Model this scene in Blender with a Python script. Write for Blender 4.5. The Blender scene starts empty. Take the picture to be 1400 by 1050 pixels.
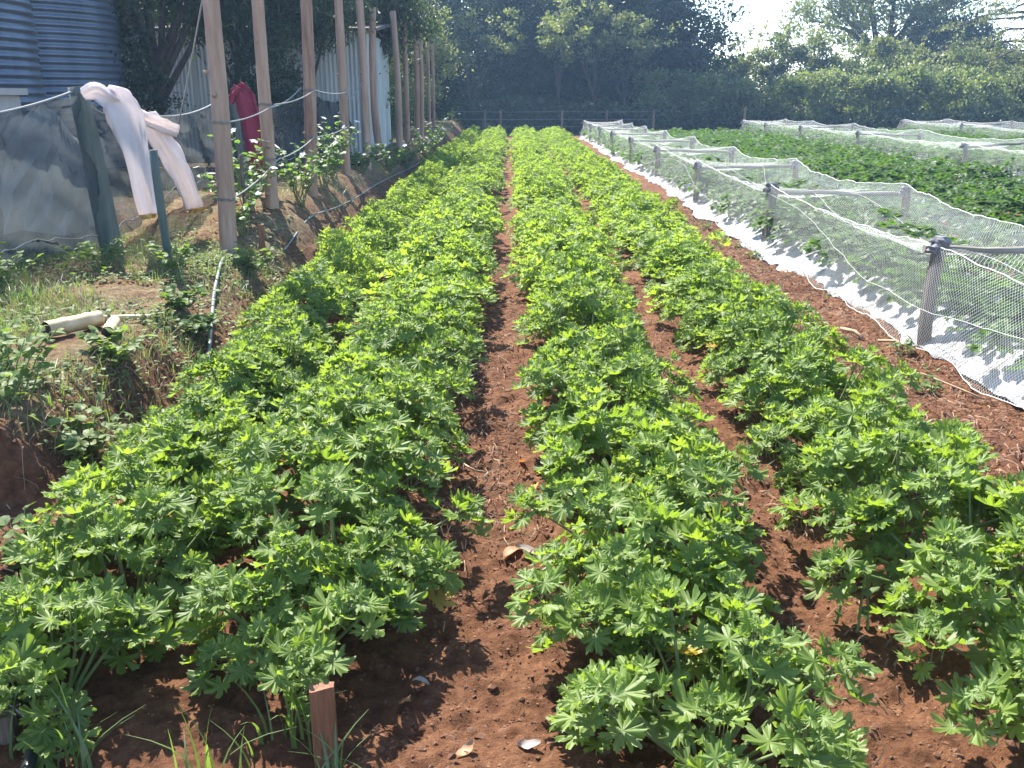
import bpy, math, random
import numpy as np
from mathutils import Vector, Matrix, Euler

random.seed(11)
rng = np.random.default_rng(11)
R = math.radians
scene = bpy.context.scene
col = scene.collection

# ------------------------------------------------------------------ camera, sky, sun, exposure
cam_d = bpy.data.cameras.new('camera')
cam = bpy.data.objects.new('camera', cam_d); col.objects.link(cam)
cam.location = (0, 0, 1.5)
cam.rotation_euler = (R(90 - 17.54), 0, 0)
cam_d.sensor_width = 36; cam_d.lens = 36 * 1250 / 1400
cam_d.clip_start = .05; cam_d.clip_end = 2000
scene.camera = cam

SUN_EL, SUN_AZ = 49, 28            # azimuth: degrees to the left of straight ahead
SKY_STRENGTH = 0.145
SUN_STRENGTH = 5.0
world = bpy.data.worlds.new('World'); scene.world = world; world.use_nodes = True
wn = world.node_tree; wn.nodes.clear()
sky = wn.nodes.new('ShaderNodeTexSky'); sky.sky_type = 'NISHITA'; sky.sun_disc = False
sky.sun_elevation = R(SUN_EL); sky.sun_rotation = R(-SUN_AZ)
sky.altitude = 1800; sky.air_density = 1.0; sky.dust_density = 2.0; sky.ozone_density = 1.0
bgn = wn.nodes.new('ShaderNodeBackground'); bgn.inputs[1].default_value = SKY_STRENGTH
won = wn.nodes.new('ShaderNodeOutputWorld')
wn.links.new(sky.outputs[0], bgn.inputs[0]); wn.links.new(bgn.outputs[0], won.inputs[0])
sd = bpy.data.lights.new('sun', 'SUN'); sd.energy = SUN_STRENGTH; sd.angle = R(.53); sd.color = (1, .94, .85)
sun = bpy.data.objects.new('sun', sd); col.objects.link(sun)
sv = Vector((-math.sin(R(SUN_AZ)) * math.cos(R(SUN_EL)), math.cos(R(SUN_AZ)) * math.cos(R(SUN_EL)), math.sin(R(SUN_EL))))
sun.rotation_euler = sv.to_track_quat('Z', 'Y').to_euler()
sun.location = sv * 60
vs = scene.view_settings
vs.view_transform = 'Standard'; vs.look = 'None'; vs.exposure = 1.8; vs.gamma = 1; vs.use_curve_mapping = False
cy = scene.cycles
cy.max_bounces = 10; cy.diffuse_bounces = 4; cy.transmission_bounces = 6; cy.transparent_max_bounces = 28; cy.glossy_bounces = 3
cy.use_denoising = True
cy.sample_clamp_indirect = 6.0

# ------------------------------------------------------------------ helpers
def sm(a, b, x):
    t = np.clip((x - a) / (b - a), 0, 1); return t * t * (3 - 2 * t)

def _hash(ix, iy, seed):
    n = (ix * 374761393 + iy * 668265263 + seed * 1442695041) & 0xFFFFFFFF
    n = ((n ^ (n >> 13)) * 1274126177) & 0xFFFFFFFF
    return ((n ^ (n >> 16)) & 0xFFFF) / 65535.0

def vnoise(x, y, seed=0):
    x = np.asarray(x, float); y = np.asarray(y, float)
    ix = np.floor(x).astype(np.int64); iy = np.floor(y).astype(np.int64)
    fx = x - ix; fy = y - iy
    fx = fx * fx * (3 - 2 * fx); fy = fy * fy * (3 - 2 * fy)
    a = _hash(ix, iy, seed); b = _hash(ix + 1, iy, seed); c = _hash(ix, iy + 1, seed); d = _hash(ix + 1, iy + 1, seed)
    return (a * (1 - fx) + b * fx) * (1 - fy) + (c * (1 - fx) + d * fx) * fy - .5

def np_mesh(name, V, quads=None, tris=None, mats=(), mi=None, smooth=False, tint=None, uv=None):
    """fast mesh from arrays"""
    V = np.asarray(V, np.float32)
    q = np.zeros((0, 4), np.int32) if quads is None else np.asarray(quads, np.int32).reshape(-1, 4)
    t = np.zeros((0, 3), np.int32) if tris is None else np.asarray(tris, np.int32).reshape(-1, 3)
    me = bpy.data.meshes.new(name)
    me.vertices.add(len(V)); me.vertices.foreach_set('co', V.ravel())
    loops = np.concatenate([q.ravel(), t.ravel()]).astype(np.int32)
    me.loops.add(len(loops)); me.loops.foreach_set('vertex_index', loops)
    starts = np.concatenate([np.arange(len(q)) * 4, len(q) * 4 + np.arange(len(t)) * 3]).astype(np.int32)
    me.polygons.add(len(starts)); me.polygons.foreach_set('loop_start', starts)
    if mi is not None: me.polygons.foreach_set('material_index', np.asarray(mi, np.int32))
    me.polygons.foreach_set('use_smooth', np.full(len(starts), smooth, bool))
    for m in mats: me.materials.append(m)
    if tint is not None:
        at = me.attributes.new('tint', 'FLOAT', 'POINT'); at.data.foreach_set('value', np.asarray(tint, np.float32))
    if uv is not None:
        l = me.uv_layers.new(name='UVMap'); l.data.foreach_set('uv', np.asarray(uv, np.float32)[loops].ravel())
    me.update(calc_edges=True)
    return me

class MB:
    """collects shapes for one mesh"""
    def __init__(s): s.V = []; s.Q = []; s.T = []; s.qm = []; s.tm = []; s.ti = []; s.n = 0
    def add(s, V, Q=None, T=None, m=0, tint=0.0):
        V = np.asarray(V, float).reshape(-1, 3)
        s.V.append(V); s.ti.append(np.full(len(V), tint) if np.isscalar(tint) else tint)
        if Q is not None and len(Q): s.Q.append(np.asarray(Q) + s.n); s.qm += [m] * len(Q)
        if T is not None and len(T): s.T.append(np.asarray(T) + s.n); s.tm += [m] * len(T)
        s.n += len(V)
    def tube(s, pts, rad, k=8, caps=True, m=0, tint=0.0, flat=None, jag=0):
        """tube along pts; rad a number, list or array (n,k); flat=(axis vector, ratio) squeezes it"""
        P = np.asarray(pts, float); n = len(P)
        r = np.asarray(rad, float)
        if r.ndim == 0: r = np.full(n, float(r))
        if r.ndim == 1: r = np.repeat(r[:, None], k, 1)
        T = np.gradient(P, axis=0); T /= np.linalg.norm(T, axis=1)[:, None] + 1e-9
        ref = np.array([0, 0, 1.0]) if abs(T[0][2]) < .8 else np.array([0, 1.0, 0])
        if flat is not None: ref = np.asarray(flat[0], float)
        A = np.cross(T, ref); A /= np.linalg.norm(A, axis=1)[:, None] + 1e-9
        B = np.cross(A, T)
        th = np.arange(k) * 2 * math.pi / k
        fl = 1.0 if flat is None else flat[1]
        V = P[:, None, :] + r[:, :, None] * (A[:, None, :] * np.cos(th)[None, :, None] + fl * B[:, None, :] * np.sin(th)[None, :, None])
        V = V.reshape(-1, 3)
        i = np.arange(n - 1)[:, None] * k; j = np.arange(k)[None, :]; j2 = (j + 1) % k
        Q = np.stack([i + j, i + j2, i + k + j2, i + k + j], -1).reshape(-1, 4)
        s.add(V, Q, None, m, tint)
        if caps:
            base = s.n - len(V)
            for e, o in ((0, 0), (n - 1, (n - 1) * k)):
                c = P[e]; s.V.append(c[None]); s.ti.append(np.array([tint if np.isscalar(tint) else 0.0])); ci = s.n; s.n += 1
                tr = [(ci, base + o + (jj + 1) % k, base + o + jj) if e == 0 else (ci, base + o + jj, base + o + (jj + 1) % k) for jj in range(k)]
                s.T.append(np.array(tr)); s.tm += [m] * k
    def box(s, c, d, rz=0, m=0, tint=0.0, M=None):
        x, y, z = [a / 2 for a in d]
        V = np.array([(-x, -y, -z), (x, -y, -z), (x, y, -z), (-x, y, -z), (-x, -y, z), (x, -y, z), (x, y, z), (-x, y, z)])
        if M is not None: V = V @ np.array(M.to_3x3()).T
        cz, sz = math.cos(rz), math.sin(rz)
        V = V @ np.array([[cz, sz, 0], [-sz, cz, 0], [0, 0, 1]]) + np.array(c)
        s.add(V, [(0, 3, 2, 1), (4, 5, 6, 7), (0, 1, 5, 4), (1, 2, 6, 5), (2, 3, 7, 6), (3, 0, 4, 7)], None, m, tint)
    def mesh(s, name, mats, smooth=False):
        V = np.concatenate(s.V)
        Q = np.concatenate(s.Q) if s.Q else None; T = np.concatenate(s.T) if s.T else None
        return np_mesh(name, V, Q, T, mats, s.qm + s.tm, smooth, np.concatenate(s.ti))

def link(name, me, parent=None, loc=None, rot=None, sc=None):
    o = bpy.data.objects.new(name, me); col.objects.link(o)
    if parent is not None: o.parent = parent
    if loc is not None: o.location = loc
    if rot is not None: o.rotation_euler = rot
    if sc is not None: o.scale = (sc, sc, sc) if np.isscalar(sc) else sc
    return o

def tag(o, label=None, cat=None, group=None, kind=None):
    if label: o['label'] = label
    if cat: o['category'] = cat
    if group: o['group'] = group
    if kind: o['kind'] = kind
    return o

def thing(name, label, cat, loc=(0, 0, 0), rz=0, group=None):
    o = bpy.data.objects.new(name, None); col.objects.link(o)
    o.location = loc; o.rotation_euler = (0, 0, rz); o.empty_display_size = .1
    return tag(o, label, cat, group)

def copy_tree(o, parent=None):
    c = o.copy(); col.objects.link(c)
    if parent is not None: c.parent = parent
    for ch in list(o.children): copy_tree(ch, c)
    return c

# ------------------------------------------------------------------ materials
def new_mat(name):
    m = bpy.data.materials.new(name); m.use_nodes = True
    nt = m.node_tree; nt.nodes.clear()
    out = nt.nodes.new('ShaderNodeOutputMaterial')
    return m, nt, out

def N(nt, t, **kw):
    n = nt.nodes.new(t)
    for k, v in kw.items():
        if k.startswith('i_'):
            key = k[2:]
            n.inputs[int(key) if key.isdigit() else key.replace('_', ' ')].default_value = v
        else: setattr(n, k, v)
    return n

def ramp(nt, fac, stops):
    r = N(nt, 'ShaderNodeValToRGB')
    e = r.color_ramp.elements
    while len(e) < len(stops): e.new(.5)
    for k, (p, c) in enumerate(stops):
        e[k].position = p; e[k].color = (*c, 1) if len(c) == 3 else c
    nt.links.new(fac, r.inputs[0]); return r

def noise_mat(name, stops, scale=8, rough=.8, bump=.3, bscale=None, stretch=(1, 1, 1), metallic=0, detail=6, bdist=.01, coords='Object', spec=.4):
    m, nt, out = new_mat(name); L = nt.links.new
    tc = N(nt, 'ShaderNodeTexCoord'); mp = N(nt, 'ShaderNodeMapping'); mp.inputs['Scale'].default_value = stretch
    L(tc.outputs[coords], mp.inputs[0])
    n1 = N(nt, 'ShaderNodeTexNoise', i_Scale=scale, i_Detail=detail, i_Roughness=.65); L(mp.outputs[0], n1.inputs['Vector'])
    oi = N(nt, 'ShaderNodeObjectInfo')
    ma = N(nt, 'ShaderNodeMath', operation='MULTIPLY_ADD'); L(oi.outputs['Random'], ma.inputs[0]); ma.inputs[1].default_value = .14
    L(n1.outputs[0], ma.inputs[2])
    sb = N(nt, 'ShaderNodeMath', operation='SUBTRACT'); L(ma.outputs[0], sb.inputs[0]); sb.inputs[1].default_value = .07
    cr = ramp(nt, sb.outputs[0], stops)
    b = N(nt, 'ShaderNodeBsdfPrincipled', i_Roughness=rough, i_Metallic=metallic)
    b.inputs['Specular IOR Level'].default_value = spec
    L(cr.outputs[0], b.inputs['Base Color'])
    if bump:
        n2 = N(nt, 'ShaderNodeTexNoise', i_Scale=bscale or scale * 4, i_Detail=5); L(mp.outputs[0], n2.inputs['Vector'])
        bp = N(nt, 'ShaderNodeBump', i_Strength=bump, i_Distance=bdist); L(n2.outputs[0], bp.inputs['Height']); L(bp.outputs[0], b.inputs['Normal'])
    L(b.outputs[0], out.inputs[0])
    return m

def leaf_mat(name, dark, light, trans, tfac=.45, rough=.5, gloss=.06, vein=0):
    """thin leaf: diffuse front, light passing through, faint gloss; colour varies per leaf"""
    m, nt, out = new_mat(name); L = nt.links.new
    at = N(nt, 'ShaderNodeAttribute', attribute_name='tint'); oi = N(nt, 'ShaderNodeObjectInfo')
    ad = N(nt, 'ShaderNodeMath', operation='MULTIPLY_ADD'); L(oi.outputs['Random'], ad.inputs[0]); ad.inputs[1].default_value = .55
    L(at.outputs['Fac'], ad.inputs[2])
    tc = N(nt, 'ShaderNodeTexCoord'); ns = N(nt, 'ShaderNodeTexNoise', i_Scale=30.0, i_Detail=3); L(tc.outputs['Object'], ns.inputs['Vector'])
    a2 = N(nt, 'ShaderNodeMath', operation='MULTIPLY_ADD'); L(ns.outputs[0], a2.inputs[0]); a2.inputs[1].default_value = .5; L(ad.outputs[0], a2.inputs[2])
    cr = ramp(nt, a2.outputs[0], [(.15, dark), (1.0, light)])
    d = N(nt, 'ShaderNodeBsdfDiffuse'); L(cr.outputs[0], d.inputs[0])
    mx = N(nt, 'ShaderNodeMix', data_type='RGBA', blend_type='MULTIPLY'); mx.inputs[0].default_value = 1
    L(cr.outputs[0], mx.inputs[6]); mx.inputs[7].default_value = (*trans, 1)
    t = N(nt, 'ShaderNodeBsdfTranslucent'); L(mx.outputs[2], t.inputs[0])
    m1 = N(nt, 'ShaderNodeMixShader'); m1.inputs[0].default_value = tfac; L(d.outputs[0], m1.inputs[1]); L(t.outputs[0], m1.inputs[2])
    g = N(nt, 'ShaderNodeBsdfGlossy', i_Roughness=rough); g.inputs[0].default_value = (1, 1, 1, 1)
    m2 = N(nt, 'ShaderNodeMixShader'); m2.inputs[0].default_value = gloss; L(m1.outputs[0], m2.inputs[1]); L(g.outputs[0], m2.inputs[2])
    L(m2.outputs[0], out.inputs[0])
    return m

M = {}
M['geranium'] = leaf_mat('geranium_leaf', (.098, .162, .035), (.200, .292, .060), (1.75, 1.66, .60), .50, .5, .02)
M['stem'] = noise_mat('green_stem', [(.3, (.10, .16, .05)), (.7, (.17, .2, .08))], 30, .6, 0)
M['strawberry'] = leaf_mat('strawberry_leaf', (.032, .070, .020), (.07, .13, .03), (2.0, 2.1, .9), .40, .5, .018)
M['weed'] = leaf_mat('weed_leaf', (.06, .11, .03), (.12, .17, .05), (1.9, 2.0, .8), .4, .55, .02)
M['bramble'] = leaf_mat('bramble_leaf', (.05, .10, .035), (.11, .17, .05), (1.9, 2.1, .9), .4, .5, .03)
M['grass'] = leaf_mat('grass_blade', (.06, .11, .03), (.13, .19, .06), (1.7, 1.8, .7), .4, .45, .05)
M['drygrass'] = leaf_mat('dry_grass', (.15, .125, .06), (.28, .23, .13), (1.2, 1.1, .8), .3, .6, .02)
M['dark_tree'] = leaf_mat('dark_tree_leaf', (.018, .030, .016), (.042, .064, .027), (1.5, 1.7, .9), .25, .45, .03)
M['olive_tree'] = leaf_mat('olive_tree_leaf', (.06, .085, .032), (.14, .165, .065), (1.9, 1.9, .9), .45, .5, .04)
M['hedge'] = leaf_mat('hedge_leaf', (.05, .08, .03), (.125, .16, .06), (1.9, 1.9, .9), .45, .5, .04)
M['bark'] = noise_mat('bark', [(.3, (.035, .027, .022)), (.7, (.11, .085, .065))], 6, .9, .6, 20, (1, 1, .25))
M['pole'] = noise_mat('peeled_pole', [(.25, (.11, .06, .04)), (.42, (.27, .165, .115)), (.6, (.36, .24, .175)), (.8, (.45, .34, .27))], 5, .8, .6, 30, (3, 3, .3), detail=10)
M['post'] = noise_mat('weathered_post', [(.25, (.055, .040, .030)), (.5, (.13, .098, .074)), (.8, (.24, .195, .155))], 9, .85, .5, 50, (3, 3, .3))
M['beam'] = noise_mat('grey_beam', [(.25, (.14, .12, .10)), (.6, (.28, .25, .21)), (.8, (.40, .37, .32))], 9, .85, .4, 50, (.3, 3, 3))
M['green_post'] = noise_mat('green_painted_post', [(.3, (.05, .07, .065)), (.6, (.10, .125, .11)), (.8, (.20, .17, .12))], 7, .7, .35, 40, (3, 3, .4))
M['stake'] = noise_mat('red_stake', [(.25, (.07, .03, .016)), (.5, (.17, .075, .036)), (.8, (.28, .14, .075))], 14, .75, .4, 60, (4, 4, .35))
M['dark_stake'] = noise_mat('dark_stake', [(.3, (.06, .045, .035)), (.7, (.18, .14, .11))], 14, .85, .4, 60, (4, 4, .4))
M['rag'] = noise_mat('grey_rag', [(.3, (.10, .10, .11)), (.7, (.24, .24, .25))], 12, .9, .5, 40)
M['bamboo'] = noise_mat('dry_bamboo', [(.3, (.38, .28, .14)), (.7, (.62, .50, .30))], 12, .55, .15, 60, (1, 1, 1))
M['hollow'] = noise_mat('dark_hollow', [(.3, (.03, .022, .018)), (.7, (.06, .045, .03))], 10, .95, 0)
M['hose'] = noise_mat('black_hose', [(.3, (.012, .012, .013)), (.7, (.03, .03, .03))], 10, .28, 0)
M['greyhose'] = noise_mat('grey_hose', [(.3, (.08, .10, .095)), (.7, (.19, .22, .21))], 10, .4, 0)
M['rope'] = noise_mat('rope', [(.3, (.42, .42, .40)), (.7, (.66, .66, .62))], 60, .8, .3)
M['cord'] = noise_mat('pale_cord', [(.3, (.17, .18, .17)), (.7, (.30, .31, .29))], 60, .8, .3)
M['white_cloth'] = leaf_mat('white_cloth', (.66, .62, .62), (.80, .75, .75), (1, .97, .95), .48, .8, .0)
M['ochre'] = noise_mat('ochre_cuff', [(.3, (.45, .26, .06)), (.7, (.6, .36, .1))], 8, .9, .2)
M['red_cloth'] = noise_mat('crimson_cloth', [(.3, (.15, .016, .036)), (.7, (.24, .030, .058))], 8, .9, .4, 20, bdist=.02)
M['tank'] = noise_mat('galvanised', [(.25, (.085, .11, .145)), (.5, (.14, .175, .22)), (.75, (.22, .26, .31))], 1.6, .45, .08, 10, (1, 1, .3), metallic=.55)
M['shed'] = noise_mat('pale_sheet', [(.25, (.20, .215, .215)), (.55, (.36, .39, .39)), (.8, (.48, .50, .49))], 2.2, .55, .1, 9, (1, 1, .2), metallic=.1)
M['rust_roof'] = noise_mat('dull_roof', [(.3, (.05, .045, .04)), (.7, (.12, .10, .085))], 4, .8, .1)
M['concrete'] = noise_mat('pale_block', [(.3, (.30, .295, .27)), (.7, (.42, .41, .38))], 4, .85, .2)
M['dry_leaf'] = leaf_mat('dry_leaf', (.20, .10, .05), (.42, .27, .15), (1.2, 1, .7), .25, .6, .03)
M['yellow_leaf'] = leaf_mat('yellowed_leaf', (.24, .20, .04), (.40, .33, .07), (1.4, 1.2, .6), .4, .5, .02)
M['orange_leaf'] = leaf_mat('orange_leaf', (.5, .16, .03), (.65, .26, .05), (1.2, 1, .7), .3, .6, .03)
M['pale_leaf'] = leaf_mat('pale_leaf', (.22, .18, .15), (.40, .35, .30), (1, 1, 1), .2, .6, .04)
M['straw'] = noise_mat('straw', [(.3, (.20, .125, .075)), (.7, (.40, .29, .18))], 20, .8, 0)
M['mulch'] = noise_mat('brown_fibre', [(.3, (.10, .055, .035)), (.7, (.26, .16, .10))], 20, .9, 0)
M['petal'] = leaf_mat('white_petal', (.7, .7, .68), (.82, .82, .8), (1, 1, 1), .3, .6, .02)
M['fencewire'] = noise_mat('dark_wire', [(.3, (.12, .13, .14)), (.7, (.22, .23, .24))], 10, .6, 0)
M['bed'] = noise_mat('bed_soil', [(.3, (.07, .04, .028)), (.7, (.18, .10, .065))], 14, .95, .8, 60, bdist=.03)

def soil_material():
    m, nt, out = new_mat('soil'); L = nt.links.new
    tc = N(nt, 'ShaderNodeTexCoord')
    def noise(s, d=6, r=.6):
        n = N(nt, 'ShaderNodeTexNoise', i_Scale=s, i_Detail=d, i_Roughness=r); L(tc.outputs['Object'], n.inputs['Vector']); return n
    n1 = noise(1.1, 5); n2 = noise(22, 8, .7); n3 = noise(130, 4, .7)
    c = ramp(nt, n2.outputs[0], [(.28, (.060, .025, .012)), (.5, (.145, .067, .034)), (.72, (.235, .118, .062))])
    c1 = ramp(nt, n1.outputs[0], [(.35, (.80, .74, .72)), (.65, (1.12, 1.12, 1.12))])
    mx = N(nt, 'ShaderNodeMix', data_type='RGBA', blend_type='MULTIPLY'); mx.inputs[0].default_value = 1
    L(c.outputs[0], mx.inputs[6]); L(c1.outputs[0], mx.inputs[7])
    # dry, grassy terrace and meadow beyond the field (attribute painted by where the ground is)
    at = N(nt, 'ShaderNodeAttribute', attribute_name='tint')
    cg = ramp(nt, n2.outputs[0], [(.3, (.075, .060, .032)), (.5, (.15, .125, .065)), (.7, (.30, .245, .15))])
    mg = N(nt, 'ShaderNodeMath', operation='MULTIPLY'); L(at.outputs['Fac'], mg.inputs[0])
    rr = ramp(nt, noise(2.6, 5).outputs[0], [(.38, (.15, .15, .15)), (.62, (1, 1, 1))]); L(rr.outputs[0], mg.inputs[1])
    m2 = N(nt, 'ShaderNodeMix', data_type='RGBA'); L(mg.outputs[0], m2.inputs[0]); L(mx.outputs[2], m2.inputs[6]); L(cg.outputs[0], m2.inputs[7])
    b = N(nt, 'ShaderNodeBsdfPrincipled', i_Roughness=.95); b.inputs['Specular IOR Level'].default_value = .15
    L(m2.outputs[2], b.inputs['Base Color'])
    b1 = N(nt, 'ShaderNodeBump', i_Strength=.9, i_Distance=.03); L(n2.outputs[0], b1.inputs['Height'])
    b2 = N(nt, 'ShaderNodeBump', i_Strength=.8, i_Distance=.008); L(n3.outputs[0], b2.inputs['Height']); L(b1.outputs[0], b2.inputs['Normal'])
    L(b2.outputs[0], b.inputs['Normal']); L(b.outputs[0], out.inputs[0])
    return m
M['soil'] = soil_material()

def net_material(name, cell, strand, colr):
    """woven netting: square cells with open holes, laid out in metres on the cloth's own UV"""
    m, nt, out = new_mat(name); L = nt.links.new
    uv = N(nt, 'ShaderNodeUVMap'); sp = N(nt, 'ShaderNodeSeparateXYZ'); L(uv.outputs[0], sp.inputs[0])
    u2 = N(nt, 'ShaderNodeMath', operation='ADD'); L(sp.outputs[0], u2.inputs[0]); L(sp.outputs[1], u2.inputs[1])
    v2 = N(nt, 'ShaderNodeMath', operation='SUBTRACT'); L(sp.outputs[0], v2.inputs[0]); L(sp.outputs[1], v2.inputs[1])
    def strandf(o):
        a = N(nt, 'ShaderNodeMath', operation='DIVIDE'); L(o, a.inputs[0]); a.inputs[1].default_value = cell
        f = N(nt, 'ShaderNodeMath', operation='FRACT'); L(a.outputs[0], f.inputs[0])
        l = N(nt, 'ShaderNodeMath', operation='LESS_THAN'); L(f.outputs[0], l.inputs[0]); l.inputs[1].default_value = strand / cell
        return l.outputs[0]
    mxx = N(nt, 'ShaderNodeMath', operation='MAXIMUM'); L(strandf(u2.outputs[0]), mxx.inputs[0]); L(strandf(v2.outputs[0]), mxx.inputs[1])
    d = N(nt, 'ShaderNodeBsdfDiffuse'); d.inputs[0].default_value = (*colr, 1)
    t = N(nt, 'ShaderNodeBsdfTranslucent'); t.inputs[0].default_value = (*colr, 1)
    g = N(nt, 'ShaderNodeMixShader'); g.inputs[0].default_value = .5; L(d.outputs[0], g.inputs[1]); L(t.outputs[0], g.inputs[2])
    tr = N(nt, 'ShaderNodeBsdfTransparent')
    mix = N(nt, 'ShaderNodeMixShader'); L(mxx.outputs[0], mix.inputs[0]); L(tr.outputs[0], mix.inputs[1]); L(g.outputs[0], mix.inputs[2])
    L(mix.outputs[0], out.inputs[0]); return m
M['net'] = net_material('white_bird_net', .026, .0017, (.9, .92, .9))

def shade_material():
    """dark woven shade cloth: close knitted, lets part of the light through"""
    m, nt, out = new_mat('shade_cloth'); L = nt.links.new
    tc = N(nt, 'ShaderNodeTexCoord'); n1 = N(nt, 'ShaderNodeTexNoise', i_Scale=2.6, i_Detail=8, i_Roughness=.6); L(tc.outputs['Object'], n1.inputs['Vector'])
    c = ramp(nt, n1.outputs[0], [(.3, (.050, .060, .064)), (.5, (.075, .085, .088)), (.7, (.11, .115, .11))])
    d = N(nt, 'ShaderNodeBsdfDiffuse'); L(c.outputs[0], d.inputs[0]); t = N(nt, 'ShaderNodeBsdfTranslucent'); L(c.outputs[0], t.inputs[0])
    g = N(nt, 'ShaderNodeMixShader'); g.inputs[0].default_value = .5; L(d.outputs[0], g.inputs[1]); L(t.outputs[0], g.inputs[2])
    tr = N(nt, 'ShaderNodeBsdfTransparent'); mix = N(nt, 'ShaderNodeMixShader')
    hr = ramp(nt, n1.outputs[0], [(.45, (.74, .74, .74)), (.7, (.60, .60, .60))]); L(hr.outputs[0], mix.inputs[0])
    L(tr.outputs[0], mix.inputs[1]); L(g.outputs[0], mix.inputs[2]); L(mix.outputs[0], out.inputs[0]); return m
M['shade'] = shade_material()

def plastic_material():
    m, nt, out = new_mat('white_plastic_film'); L = nt.links.new
    tc = N(nt, 'ShaderNodeTexCoord'); mp = N(nt, 'ShaderNodeMapping'); mp.inputs['Scale'].default_value = (.7, 3, 1); L(tc.outputs['Object'], mp.inputs[0])
    n1 = N(nt, 'ShaderNodeTexNoise', i_Scale=3.0, i_Detail=6); L(mp.outputs[0], n1.inputs['Vector'])
    n2 = N(nt, 'ShaderNodeTexNoise', i_Scale=9.0, i_Detail=7); n2.inputs['Distortion'].default_value = 2.2; L(mp.outputs[0], n2.inputs['Vector'])
    c = ramp(nt, n1.outputs[0], [(.3, (.17, .165, .16)), (.45, (.25, .255, .265)), (.7, (.36, .37, .385))])
    b = N(nt, 'ShaderNodeBsdfPrincipled', i_Roughness=.27); b.inputs['Specular IOR Level'].default_value = .5; L(c.outputs[0], b.inputs['Base Color'])
    bp = N(nt, 'ShaderNodeBump', i_Strength=.6, i_Distance=.04); L(n2.outputs[0], bp.inputs['Height']); L(bp.outputs[0], b.inputs['Normal'])
    t = N(nt, 'ShaderNodeBsdfTranslucent'); L(c.outputs[0], t.inputs[0])
    mx = N(nt, 'ShaderNodeMixShader'); mx.inputs[0].default_value = .08; L(b.outputs[0], mx.inputs[1]); L(t.outputs[0], mx.inputs[2])
    L(mx.outputs[0], out.inputs[0]); return m
M['plastic'] = plastic_material()

# ------------------------------------------------------------------ ground
ROWS = {'A': (-1.32, 2.02, .35, .40), 'B': (-.58, 2.14, .44, .43), 'C': (.42, 1.74, .44, .44), 'D': (1.37, 1.92, .47, .44)}   # x, first y, radius, height
def terrace(y): return .30 + .22 * sm(7.2, 9.0, y) - .10 * sm(12.5, 15, y) + .12 * sm(18, 21, y)
def height(x, y):
    x = np.asarray(x, float); y = np.asarray(y, float)
    z = .10 * vnoise(x * .5, y * .5, 1) * .5 + .045 * vnoise(x * 3, y * 3, 2) + .030 * vnoise(x * 9, y * 9, 3) + .022 * vnoise(x * 22, y * 22, 4)
    near = np.exp(-np.hypot(x - .3, y - 3) / 5)
    z = z + near * (.020 * vnoise(x * 40, y * 40, 5) + .012 * vnoise(x * 80, y * 80, 8))
    for cx, y0, r, h in ROWS.values():
        z = z + .035 * np.exp(-((x - cx) / .3) ** 2) * sm(y0 - .4, y0, y) * (1 - sm(33, 34, y))
    wob = .12 * vnoise(y * 1.3, x * 0 + 3.1, 6)
    edge = -1.58 + wob - .10 * (1 - sm(4, 6, y))
    t = sm(0, 1, (edge - x) / (.36 + .36 * sm(4, 7, y)))
    ty = sm(3.16, 3.26, y + .16 * vnoise(x * 2.5, x * 0 + .5, 7) + .10 * vnoise(x * 9, y * 0 + .5, 9))
    z = z + terrace(y) * t * ty
    z = z + .10 * sm(4.0, 4.3, x) * (1 - sm(34, 36, y)) * (.5 + .5 * np.cos((x - 4.75) * 2 * math.pi / 1.05))   # strawberry beds
    return z

def axis(segs):
    out = []
    for a, b, st0, st1 in segs:
        v = a
        while v < b:
            t = (v - a) / (b - a); out.append(v); v += st0 + (st1 - st0) * t
    return np.array(out)
gx = np.concatenate([-np.geomspace(500, 6, 26), axis([(-5.9, -2.0, .10, .035), (-2.0, 2.7, .020, .020), (2.7, 18, .04, .22)]), np.geomspace(18.5, 500, 26)])
gy = np.concatenate([-np.geomspace(300, 1.2, 16), axis([(-1.1, 1.4, .3, .03), (1.4, 4.5, .013, .022), (4.5, 14, .022, .12), (14, 44, .14, .5)]), np.geomspace(46, 900, 34)])
GX, GY = np.meshgrid(gx, gy)
GZ = height(GX, GY)
nx, ny = len(gx), len(gy)
ii = np.arange(ny - 1)[:, None] * nx; jj = np.arange(nx - 1)[None, :]
GQ = np.stack([ii + jj, ii + jj + 1, ii + nx + jj + 1, ii + nx + jj], -1).reshape(-1, 4)
gt = np.maximum(sm(-1.75, -2.1, GX) * sm(3.1, 3.5, GY), sm(34, 37, GY))
ground = link('ground', np_mesh('ground', np.stack([GX, GY, GZ], -1).reshape(-1, 3), GQ, None, [M['soil']], None, True, gt.ravel()))
tag(ground, 'red brown garden soil with a raised dry grassy terrace', kind='structure')
def hz(x, y): return float(height(np.array([x]), np.array([y]))[0])

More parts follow.
